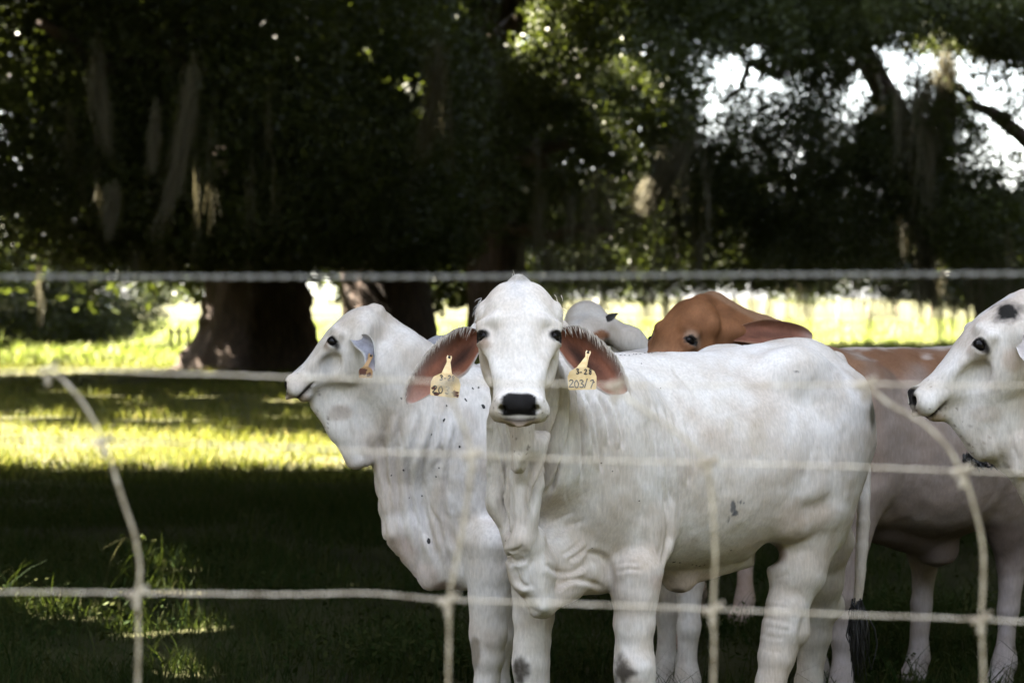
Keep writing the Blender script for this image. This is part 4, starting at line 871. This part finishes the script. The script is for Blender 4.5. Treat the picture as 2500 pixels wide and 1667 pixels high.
    r = np.array([H.w(rng.normal(0, .014), -.012+.05*rng.random(), -.045+rng.normal(0, .012)) for _ in range(110)]); hair_fringe(root, 'poll_hair', r, -H.a*.35 + H.n*.55 + 0*r, .014, .0008, M_creamhair)
    sw = MB()
    for i in range(80):
        b = P(2095, 1470, 7.38) + rng.normal(0, .008, 3); e = P(2094 + rng.normal(0, 16), 1600 + rng.normal(0, 40), 7.38 + rng.normal(0, .02)); m = (b+e)/2 + rng.normal(0, .012, 3)
        sw.add(*tube_np(spline([b, m, e], 6), np.linspace(.0035, .0012, 6), 4))
    link('tail_switch', sw.mesh('tail_switch'), M_blackhair, root)
    return root
cow_main()

# ---------------- the white cow in profile on the left
def cow_left():
    es, el, W = body_frame((-.10, 7.62), 46)
    f = Field((-.78, 7.0, -.01), (.95, 8.75, 1.45), .0065)
    trunk(f, W, es, el, zs=.965)
    for q in (-1, 1):
        f.ell(W(.03, q*.15, .95), (.16, .075, .25), (es, el, EZ), .05); f.ell(W(.71, q*.185, 1.14), (.09, .05, .055), (es, el, EZ), .07)
        f.cap(W(.86, q*.13, 1.02), W(.72, q*.16, .72), (.10, .18), (.08, .12), el, .05)
    for q, s0 in ((1, .74), (-1, .92)):
        p = W(s0+.02, q*.14, .68); h = W(s0+.10, q*.13, .46); f.chain([p, h], [(.075, .11), (.045, .06)], el, .04); hoof_leg(f, [h], [.05], W(s0+.09, q*.13, 0)[1], W(s0+.09, q*.13, 0)[0])
    Yl = 7.42
    pts = [P(1196, 1330, Yl), P(1194, 1400, Yl), P(1194, 1460, Yl), P(1192, 1510, Yl), P(1192, 1552, Yl), P(1192, 1605, Yl), P(1188, 1667, Yl)]
    f.chain(pts, [(.085, .08), (.066, .064), (.058, .056), (.052, .052), (.053, .052), (.042, .042), (.033, .033)], (1, 0, 0), .03); hoof_leg(f, [pts[-1]], [.034], Yl, -.085)
    pts = [P(1215, 1330, 7.75), P(1218, 1460, 7.75), P(1215, 1560, 7.75), P(1214, 1667, 7.75)]
    f.chain(pts, [(.08, .08), (.055, .055), (.05, .05), (.034, .034)], (1, 0, 0), .03); hoof_leg(f, [pts[-1]], [.034], 7.75, -.04)
    side = (-.2, 1, 0)
    f.cap(P(1140, 1140, 7.6), P(1068, 1030, 7.5), (.16, .26), (.125, .205), side, .05)
    f.cap(P(1068, 1030, 7.5), P(948, 900, 7.42), (.125, .195), (.085, .135), side, .05)
    f.cap(P(1110, 1250, 7.55), P(1090, 1330, 7.52), (.13, .17), (.10, .12), side, .05)
    f.cap(P(925, 800, 7.46), P(1010, 905, 7.5), (.06, .055), (.08, .10), side, .04)                      # nape
    f.cap(P(860, 985, 7.42), P(900, 1060, 7.43), (.05, .06), (.04, .07), side, .04)
    f.cap(P(800, 968, 7.42), P(860, 1000, 7.43), (.035, .045), (.045, .06), side, .03)
    f.cap(P(775, 985, 7.42), P(838, 1045, 7.42), (.026, .022), (.03, .045), side, .03); f.cap(P(838, 1045, 7.42), P(872, 1120, 7.42), (.03, .045), (.024, .034), side, .03)
    f.cap(P(868, 1040, 7.42), P(882, 1120, 7.42), (.03, .042), (.022, .036), side, .03)                  # throat lobe
    f.cap(P(965, 1110, 7.46), P(985, 1290, 7.47), (.05, .075), (.04, .065), side, .03)
    f.cap(P(985, 1290, 7.47), P(1065, 1405, 7.48), (.04, .065), (.03, .055), side, .03)
    f.cap(P(1065, 1390, 7.48), P(1130, 1395, 7.5), (.05, .06), (.06, .06), side, .03)
    f.ell(P(1085, 862, 7.72), (.075, .05, .06), None, .05)                                               # hump
    H = Head(P(905, 745, 7.42), (-.71, -.10, -.70), (-.69, -.02, .71), .865)
    H.O = H.O + .035*H.n + .01*H.a; H.build(f)
    def wr(V, Nn):
        px, py = proj(V); warp = fbm(V, 6, 13)-.5; x, a, n = H.loc(V)
        head = ss(.46-a, 0, .05)*ss(.15-np.abs(x), 0, .03)*ss(n+.22, 0, .03)*ss(a, -.05, 0)
        d = (fbm(V, 11, 23)-.5)*.010*(1-head) + (fbm(V, 30, 24)-.5)*.003
        m = ss(py, 930, 1080)*ss(1500-py, 0, 60)*ss(px, 850, 900)*ss(1190-px, 0, 60)*(1-head)
        q = px + .22*np.maximum(1250-py, 0) - .12*np.maximum(py-1250, 0) + warp*80; d += -.006*m*(1-ridges(q, 44, 4))*(.35+fbm(V, 4, 6))
        vis = ((Nn*(np.array([0, 0, CAM_Z])-V)).sum(1) > -.1) & (V[:, 1] < 7.75)
        d += .8*(1-head)*creases(px, py, vis, [([(912, 1040), (905, 1100), (918, 1160), (940, 1230), (948, 1300)], .005, 8, .8), ([(950, 1000), (935, 1080), (945, 1180), (965, 1280), (978, 1350)], .013, 7, .8), ([(985, 1000), (965, 1090), (968, 1190), (985, 1290), (1010, 1390)], .014, 7, .8),
              ([(1070, 990), (1058, 1060), (1035, 1130), (1028, 1200), (1045, 1290), (1062, 1340), (1085, 1400)], .016, 8, .8), ([(1030, 1000), (1015, 1070), (1000, 1140), (1005, 1220), (1020, 1300), (1035, 1420)], .012, 7, .8), ([(1085, 990), (1080, 1080), (1065, 1150)], .010, 6, .7), ([(1120, 1000), (1105, 1090), (1090, 1180), (1085, 1260), (1110, 1350)], .010, 7, .7),
              ([(1065, 1250), (1085, 1330), (1110, 1400)], .010, 6, .7), ([(1095, 1250), (1105, 1310), (1125, 1370)], .009, 6, .7), ([(880, 960), (872, 1010), (885, 1060), (905, 1110)], .004, 7, .7)])
        m = ss(px, 800, 840)*ss(960-px, 0, 60)*ss(py, 980, 1030)*ss(1130-py, 0, 50); d += -.004*m*(1-ridges(px+warp*60, 33, 4))
        return d
    def paint(V, Nn):
        T = std_paint(V, Nn, H, seed=5); px, py = proj(V); n2 = fbm(V, 16, 44); fr = (V[:, 1] < 7.75)
        def spot(x, y, rx, ry, c, s_=1., soft=.5):
            nonlocal T
            d = np.sqrt(((px-x)/rx)**2+((py-y)/ry)**2)+(n2-.5)*.5; T = mixc(T, c, ss(1-d, 0, soft)*s_*fr)
        spot(1160, 1590, 16, 50, (.20, .16, .11), .7); spot(1130, 1290, 60, 60, (.42, .36, .29), .5); spot(1090, 1440, 50, 30, (.22, .15, .13), .8)
        spot(1075, 1250, 30, 120, (.44, .36, .28), .5); spot(975, 1360, 60, 60, PINK, .35); spot(1035, 1410, 50, 50, PINK, .4)
        spot(795, 885, 22, 40, (.40, .39, .39), .6); spot(755, 1012, 26, 10, (.12, .08, .07), .9); spot(830, 1010, 40, 26, (.40, .31, .26), .5)
        T = mixc(T, (.30, .30, .33), fr*0 + ss(V[:, 2], 1.17, 1.23)*(px > 1000)*(px < 1150)*(V[:, 1] > 7.5))
        return T
    ear = ear_sheet([P(868, 822, 7.33), P(892, 815, 7.29), P(908, 830, 7.26), P(914, 860, 7.24), P(915, 890, 7.23), P(915, 905, 7.23)],
                    [P(851, 822, 7.33), P(865, 846, 7.27), P(884, 862, 7.24), P(891, 884, 7.22), P(892, 902, 7.22), P(905, 907, 7.22)],
                    [.01, .02, .025, .02, .01, .0], (.6, .8, 0), inner=(.27, .27, .31), tipcol=(.42, .36, .36), seed=8, dark=.2)
    f.cap(P(890, 845, 7.40), P(880, 832, 7.33), .035, .02, (1, 0, 0), .03)
    root = finish_cow('brahman_cow', 'white cow in profile facing left, its neck behind the ear of the front cow', (.15, 7.9), f, paint, (ear,), wr, [(x, y, r*.62, 1.3) for x, y, r in ((980, 972, 4), (1154, 948, 4), (1168, 946, 4), (1180, 992, 8), (1138, 978, 4), (1084, 1025, 5), (1136, 975, 4), (1053, 1060, 3), (985, 1147, 4), (1046, 1320, 9), (1072, 1142, 3), (1065, 1163, 3), (955, 1160, 3), (998, 1215, 3), (1030, 1210, 3), (1122, 1090, 4), (1090, 990, 3))])
    eye_pair(H, root)
    ear_tag(root, P(905, 868, 7.225), P(893, 908, 7.20), .042, .036, (1, .4, 0), (.4, -.9, 0), [], [(-.008, .002, .014), (.01, -.008, .008)], M_tag_old)
cow_left()

# ---------------- the white cow cut off by the right edge of the picture
def cow_right():
    es, el, W = body_frame((1.95, 6.95), 70)
    f = Field((1.0, 6.2, -.01), (3.2, 7.9, 1.6), .0075)
    trunk(f, W, es, el, zs=1.03)
    for q, s0 in ((1, .74), (-1, .92)):
        f.cap(W(.86, q*.13, 1.06), W(s0, q*.16, .74), (.10, .18), (.08, .12), el, .05)
        h = W(s0+.10, q*.13, .46); f.chain([W(s0, q*.16, .74), h], [(.075, .11), (.045, .06)], el, .04); hoof_leg(f, [h], [.05], h[1], h[0])
    for q, s0 in ((1, .02), (-1, .10)):
        f.ell(W(.03, q*.15, .98), (.16, .075, .25), (es, el, EZ), .05); h = W(s0, q*.13, .40); f.chain([W(s0+.05, q*.14, .78), h], [(.08, .09), (.05, .055)], el, .04); hoof_leg(f, [h], [.05], h[1], h[0])
    side = (0, 1, 0)
    f.cap(W(.0, 0, 1.0), P(2640, 960, 6.75), (.17, .26), (.13, .2), side, .05); f.cap(P(2640, 960, 6.75), P(2520, 880, 6.63), (.13, .19), (.09, .13), side, .05)
    f.cap(P(2440, 1000, 6.6), P(2480, 1110, 6.62), (.05, .08), (.035, .06), side, .04)
    f.cap(P(2490, 1080, 6.57), P(2488, 1145, 6.57), (.02, .022), (.022, .022), side, .012); f.cap(P(2510, 1080, 6.62), P(2600, 1230, 6.68), (.05, .1), (.05, .1), side, .04)
    H = Head(P(2492, 716, 6.62), (-.725, -.04, -.687), (-.685, -.02, .725), 1.02)
    H.O = H.O + .03*H.n + .012*H.a; H.build(f)
    f.cap(P(2325, 1005, 6.6), P(2415, 1085, 6.6), (.026, .03), (.04, .05), side, .03)
    f.ell(P(2459, 764, 6.49), (.018, .02, .018), None, .012, True); f.cap(P(2395, 985, 6.6), P(2430, 1060, 6.62), (.05, .06), (.05, .08), side, .04); f.cap(P(2510, 760, 6.66), P(2600, 850, 6.72), (.06, .06), (.08, .1), side, .05)
    def wr(V, Nn):
        px, py = proj(V); x, a, n = H.loc(V); head = ss(.46-a, 0, .05)*ss(.15-np.abs(x), 0, .03)*ss(n+.22, 0, .03)
        warp = fbm(V, 6, 33)-.5; d = (fbm(V, 11, 25)-.5)*.010*(1-head) + (fbm(V, 30, 26)-.5)*.003
        return d - .007*ss(py, 1010, 1080)*ss(px, 2360, 2400)*(1-ridges(px-.35*py+warp*60, 38, 4))*(1-head*.5)
    def paint(V, Nn):
        T = std_paint(V, Nn, H, base=WHITE*.86, seed=9); px, py = proj(V); n2 = fbm(V, 18, 47); fr = V[:, 1] < 6.75
        def spot(x, y, rx, ry, c, s_=1., soft=.5):
            nonlocal T
            d = np.sqrt(((px-x)/rx)**2+((py-y)/ry)**2)+(n2-.5)*.5; T = mixc(T, c, ss(1-d, 0, soft)*s_*fr)
        hn = (fbm(V, 55, 78)-.5)*1.1; T = mixc(T, (.20, .18, .165), ss(1.35-np.sqrt(((px-2460)/36)**2+((py-763)/26)**2)+hn, 0, .5)*fr*.8); T = mixc(T, (.010, .009, .008), ss(1-np.sqrt(((px-2460)/34)**2+((py-762)/23)**2)+hn*.8, 0, .35)*fr); spot(2395, 880, 26, 30, (.36, .31, .27), .5); spot(2475, 880, 40, 40, (.40, .31, .24), .6); spot(2270, 1036, 30, 12, (.10, .07, .06), .8); spot(2410, 1010, 50, 26, (.42, .35, .30), .5)
        return T
    ear = ear_sheet([P(2487, 825, 6.53), P(2500, 815, 6.5), P(2525, 820, 6.47), P(2560, 840, 6.45), P(2600, 880, 6.45)], [P(2478, 840, 6.52), P(2492, 872, 6.47), P(2515, 890, 6.45), P(2550, 900, 6.44), P(2595, 890, 6.45)],
                    [.01, .02, .02, .01, 0], (0, 1, 0), inner=(.45, .42, .41), seed=8, dark=.2)
    root = finish_cow('brahman_cow', 'white cow in profile at the right edge, a dark horn bud above the eye', (2.3, 7.2), f, paint, (ear,), wr)
    eye_pair(H, root)
cow_right()

# ---------------- the brown cow whose head rises over the back of the front cow
def cow_brown():
    es, el, W = body_frame((1.06, 8.2), 58)
    f = Field((.35, 7.3, -.01), (2.25, 9.4, 1.55), .009)
    trunk(f, W, es, el, zs=.985, ws=1.08, sag=.06, ss_=1.05)
    for q, s0 in ((1, .62), (-1, .45)):
        f.cap(W(.86, q*.13, 1.02), W(s0+.04, q*.16, .74), (.10, .18), (.08, .12), el, .05)
        h = W(s0+.12, q*.13, .47); f.chain([W(s0+.04, q*.16, .74), h], [(.075, .11), (.045, .06)], el, .04); hoof_leg(f, [h], [.05], h[1], h[0]-.03)
    for q, s0 in ((1, -.02), (-1, .06)):
        f.ell(W(.03, q*.15, .92), (.16, .075, .25), (es, el, EZ), .05); h = W(s0, q*.12, .40); f.chain([W(s0+.05, q*.14, .74), h], [(.08, .09), (.05, .055)], el, .04); hoof_leg(f, [h], [.05], h[1], h[0])
    f.cap(W(.25, 0, .62), W(.50, 0, .55), (.05, .06), (.06, .07), el, .05); f.ell(W(.50, .02, .50), (.06, .05, .05), None, .04)
    f.cap(W(0, 0, .98), P(1860, 900, 8.1), (.16, .25), (.12, .17), (.5, .8, 0), .05); f.cap(P(1860, 900, 8.1), P(1740, 830, 8.0), (.12, .17), (.09, .12), (.5, .8, 0), .05)
    H = Head(P(1683, 712, 7.93), (-.49, -.41, -.766), (-.587, -.49, .643), .98)
    H.build(f); f.cap(P(1740, 765, 8.05), P(1850, 850, 8.1), (.07, .07), (.1, .1), (.5, .8, 0), .05)
    BR = np.array((.215, .095, .043)); TAUPE = np.array((.255, .205, .178))
    def wr(V, Nn):
        s_ = (V-W(0, 0, 0))@es; z = V[:, 2]; rib = ss(s_, .10, .2)*ss(.62-s_, 0, .12)*ss(z, .68, .8)*ss(1.15-z, 0, .1)
        return (fbm(V, 9, 27)-.5)*.016 + (fbm(V, 26, 28)-.5)*.004 - .0035*rib*(1-ridges(s_+.18*z+.03*fbm(V, 5, 29), .062, 2)) - .012*np.exp(-((s_-.66)/.07)**2-((z-.98)/.12)**2)
    def paint(V, Nn):
        T = std_paint(V, Nn, H, base=WHITE, seed=14); n2 = fbm(V, 8, 50); z = V[:, 2]; s_ = (V-W(0, 0, 0))@es
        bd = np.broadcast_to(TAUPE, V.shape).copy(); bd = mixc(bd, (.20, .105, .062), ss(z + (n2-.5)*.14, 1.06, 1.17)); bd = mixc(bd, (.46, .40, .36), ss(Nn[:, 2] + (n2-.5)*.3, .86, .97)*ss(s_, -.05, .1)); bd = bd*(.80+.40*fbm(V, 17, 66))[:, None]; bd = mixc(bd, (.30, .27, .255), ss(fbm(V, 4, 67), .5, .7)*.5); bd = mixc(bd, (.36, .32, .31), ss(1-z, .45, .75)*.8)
        bd = mixc(bd, (.26, .15, .09), ss(-s_, -.1, .15)*ss(z, .7, .9)); bd = mixc(bd, (.05, .035, .03), ss(.64-z, 0, .05)*ss(z, .42, .5)*ss(s_, .05, .15)*.6)  # belly darkened in the colour where its own shade falls
        x, a, n = H.loc(V); ax = np.abs(x); hm = ss(.17-ax, 0, .03)*ss(a, -.08, -.05)*ss(n+.26, 0, .03)*ss(.5-a, 0, .02)
        hb = np.broadcast_to(BR*.92, V.shape)*(.55+.9*fbm(V, 20, 71))[:, None]
        d = np.sqrt(((ax-.095)/.03)**2+((a-.19)/.035)**2+((n+.04)/.05)**2); hb = mixc(hb, (.42, .31, .24), ss(1.05-d, 0, .6)*.6); hb = mixc(hb, (.40, .22, .13), ss(a, .2, .33)*.7)
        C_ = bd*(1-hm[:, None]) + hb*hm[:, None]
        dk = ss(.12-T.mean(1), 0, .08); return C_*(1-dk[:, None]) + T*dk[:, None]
    ear = ear_sheet([P(1788, 806, 7.93), P(1820, 790, 7.92), P(1868, 780, 7.90), P(1920, 785, 7.9), P(1958, 795, 7.9), P(1982, 812, 7.9), P(1984, 826, 7.9)],
                    [P(1782, 832, 7.92), P(1820, 836, 7.86), P(1870, 842, 7.85), P(1915, 842, 7.86), P(1950, 838, 7.87), P(1974, 834, 7.89), P(1983, 828, 7.9)],
                    [.01, .03, .04, .035, .02, .01, 0], (0, 1, .1), inner=(.20, .085, .055), outer=(.38, .22, .15), tipcol=(.36, .27, .24), seed=12, dark=.4)
    f.cap(P(1755, 815, 7.98), P(1800, 815, 7.93), .04, .025, (0, 0, 1), .03)
    root = finish_cow('brahman_cow', 'brown and taupe cow standing behind the front cow, brown head above its back', (1.4, 8.45), f, paint, ((ear[0], ear[1], ear[2]),), wr)
    eye_pair(H, root)
    tf = MB(); V, Nn = LAST['V'], LAST['N']; px, py = proj(V); I = np.nonzero((np.hypot(px-2390, py-1116) < 14))[0]; c = V[I[np.argmin(V[I, 1])]]
    for i in range(150):                                                                                  # matted dung stuck in the hair of the flank
        b = c + np.array([rng.normal(0, .020), -.002+rng.normal(0, .006), rng.normal(0, .008)]); u = rng.normal(0, 1); b = b + np.array([u*.018, 0, -u*.009])
        e = b + np.array([rng.normal(.003, .008), rng.normal(-.008, .006), -abs(rng.normal(.010, .010))]); mb = tf.add(*tube_np([b, (b+e)/2+rng.normal(0, .003, 3), e], [.006, .005, .001], 5))
    cl = link('dung_clump', tf.mesh('dung_clump'), M_blackhair, root); cl['kind'] = 'stuff'
    return root
cow_brown()

# ---------------- the far cow behind the ear of the front cow
def cow_far():
    es, el, W = body_frame((.58, 9.5), 20)
    f = Field((-.15, 8.8, -.01), (1.5, 10.9, 1.5), .012)
    trunk(f, W, es, el, zs=.93)
    for q, s0 in ((1, .74), (-1, .92)):
        f.cap(W(.86, q*.13, 1.0), W(s0, q*.16, .72), (.10, .18), (.08, .12), el, .05); h = W(s0+.10, q*.13, .46); f.chain([W(s0, q*.16, .72), h], [(.075, .11), (.045, .06)], el, .04); hoof_leg(f, [h], [.05], h[1], h[0])
    for q, s0 in ((1, .02), (-1, .10)):
        h = W(s0, q*.12, .38); f.chain([W(s0+.05, q*.13, .74), h], [(.08, .09), (.05, .055)], el, .04); hoof_leg(f, [h], [.05], h[1], h[0])
    f.cap(W(0, 0, .98), P(1440, 860, 9.3), (.15, .24), (.11, .15), (1, 0, 0), .05); f.cap(P(1440, 860, 9.3), P(1432, 800, 9.15), (.11, .15), (.09, .11), (1, 0, 0), .05)
    H = Head(P(1425, 757, 9.05), (-.45, -.5, -.74), (-.4, -.62, .67), .82); H.build(f)
    f.cap(P(1480, 800, 9.1), P(1540, 835, 9.05), (.06, .05), (.05, .05), (0, 1, 0), .03); f.cap(P(1540, 830, 9.05), P(1585, 862, 9.05), .05, .03, (0, 1, 0), .03)
    def paint(V, Nn):
        T = std_paint(V, Nn, H, seed=19); px, py = proj(V)
        T = mixc(T, (.26, .12, .065), ss(1-np.sqrt(((px-1468)/26)**2+((py-818)/16)**2), 0, .4)); T = mixc(T, (.26, .12, .065), ss(py, 855, 875)*(px > 1440)); T = mixc(T, (.46, .38, .34), ss(.75-V[:, 2], 0, .1)*.7); return T
    ear = ear_sheet([P(1478, 772, 9.0), P(1490, 765, 8.98), P(1510, 764, 8.97), P(1507, 768, 8.97)], [P(1482, 786, 9.0), P(1490, 785, 8.97), P(1500, 778, 8.96), P(1506, 769, 8.97)], [.0, .01, .01, 0], (0, 1, 0), inner=(.05, .05, .055), outer=(.06, .06, .065), dark=.1)
    root = finish_cow('brahman_cow', 'white cow farthest back, only dark ear and forehead showing beside the front cow', (.8, 9.9), f, paint, (ear,), None)
    eye_pair(H, root)
cow_far()
# ------------------------------------------------------------------ wire fence in front of the lens
M_wire, _N, _L, _B = mat_new('galvanised_wire')
_c, _f, _s = noise_col(_N, _L, 60, [(.3, (.28, .22, .15)), (.55, (.60, .53, .42)), (.75, (.78, .71, .58))], 4)
_L.new(_c, _B.inputs['Base Color']); _B.inputs['Roughness'].default_value = .45; _B.inputs['Metallic'].default_value = .35
M_rope = simple('old_wire_strand', (.15, .145, .13), .7)
FY = 2.57
fence = empty('wire_fence', (0, FY, 0)); tag(fence, 'sagging galvanised field fence wire mesh blurred in front of the herd', 'fence')
def wire_px(name, pts, r, n, dy=0., mat=None, rip=0., parent=fence):
    W = spline([P(x, y, FY+dy) for x, y in pts], n); k = np.arange(n)
    if rip: W[:, 2] += rip*np.sin(k*1.7+1)*np.sin(k*.43); W[:, 1] += rip*np.cos(k*1.3)
    V, fs = tube_np(W, r, 8); return link(name, mesh_np(name, V, fs), mat or M_wire, parent)
w2 = [(-4200, 940), (-900, 930), (-300, 915), (0, 908), (118, 903), (250, 905), (402, 912), (517, 914), (708, 921), (900, 926), (1096, 932), (1507, 940), (1935, 941), (2113, 937), (2300, 941), (2520, 942), (3300, 950), (6700, 960)]
w3 = [(-4200, 1010), (-900, 1050), (-300, 1065), (0, 1072), (252, 1076), (600, 1088), (946, 1104), (1152, 1110), (1440, 1124), (1728, 1130), (2040, 1138), (2348, 1150), (2520, 1156), (3300, 1180), (6700, 1230)]
w4 = [(-4200, 1400), (-900, 1430), (-300, 1440), (0, 1444), (335, 1447), (700, 1451), (900, 1448), (1095, 1464), (1400, 1474), (1740, 1487), (2060, 1500), (2395, 1511), (2520, 1517), (3300, 1535), (6700, 1580)]
w5 = [(x, y+390) for x, y in w4]; w6 = [(x, y+760) for x, y in w4]
for i, w in enumerate((w2, w3, w4, w5, w6)): wire_px('line_wire', w, .00115, 260, rip=.0006)
stays = [[(124, 900), (180, 955), (222, 1015), (252, 1076)], [(252, 1076), (275, 1140), (300, 1220), (328, 1305), (342, 1390), (335, 1447)], [(335, 1447), (338, 1560), (336, 1680), (334, 1837)],
         [(1096, 932), (1108, 985), (1135, 1050), (1152, 1110)], [(1152, 1110), (1148, 1170), (1130, 1290), (1109, 1390), (1095, 1464)], [(1095, 1464), (1096, 1560), (1094, 1680), (1093, 1854)],
         [(1500, 939), (1540, 978), (1595, 1015), (1670, 1070), (1728, 1130)], [(1728, 1130), (1738, 1210), (1746, 1350), (1740, 1487)], [(1740, 1487), (1743, 1570), (1741, 1680), (1740, 1877)],
         [(2113, 937), (2170, 985), (2250, 1030), (2312, 1090), (2348, 1150)], [(2348, 1150), (2366, 1195), (2396, 1310), (2401, 1400), (2395, 1511)], [(2395, 1511), (2399, 1600), (2401, 1700), (2400, 1901)]]
for i, s_ in enumerate(stays): wire_px('stay_wire', s_, (.0017), 26, dy=-.003, rip=.0004)
def knot(px, py, tilt=.4):
    c = P(px, py, FY-.001); t = np.linspace(0, 4.4*2*np.pi, 64); s_ = np.linspace(-.0105, .0105, 64)
    W = np.stack([c[0]+s_, c[1]+.0032*np.cos(t), c[2]+.0034*np.sin(t)+s_*tilt], 1); V, fs = tube_np(W, .00145, 6); mb = MB(); mb.add(V, fs)
    t2 = np.linspace(0, 2.4*2*np.pi, 36); s2 = np.linspace(-.006, -.0175, 36); W = np.stack([c[0]+.0029*np.cos(t2), c[1]-.002+.0029*np.sin(t2), c[2]+s2], 1); mb.add(*tube_np(W, .0013, 6))
    link('knot', mb.mesh('knot'), M_wire, fence)
for x, y in ((118, 901), (252, 1076), (335, 1447), (1096, 932), (1152, 1110), (1095, 1464), (1502, 939), (1728, 1130), (1740, 1487), (2113, 938), (2348, 1150), (2395, 1511), (335, 1837), (1093, 1854), (1740, 1877), (2400, 1901)): knot(x, y)
for x in (-4200, 6700):
    c = P(x, 700, FY); V, fs = tube_np([(c[0], FY+.06, -.3), (c[0], FY+.06, .7), (c[0], FY+.06, 1.55)], [.06, .058, .055], 12); link('fence_post', mesh_np('fence_post', V, fs), M_post, fence)
top = [(-4200, 720), (-900, 688), (0, 677), (600, 677), (1250, 676), (1800, 672), (2500, 669), (3300, 660), (6700, 640)]
W = spline([P(x, y, FY) for x, y in top], 700); mb = MB(); k = np.arange(700)
for ph in (0, np.pi):
    a = k*.55+ph; Q = W.copy(); Q[:, 2] += .0013*np.cos(a); Q[:, 1] += .0013*np.sin(a); mb.add(*tube_np(Q, .00145, 6))
o = link('top_strand', mb.mesh('top_strand'), M_rope); tag(o, 'twisted plain wire strand running level above the mesh fence', 'wire')
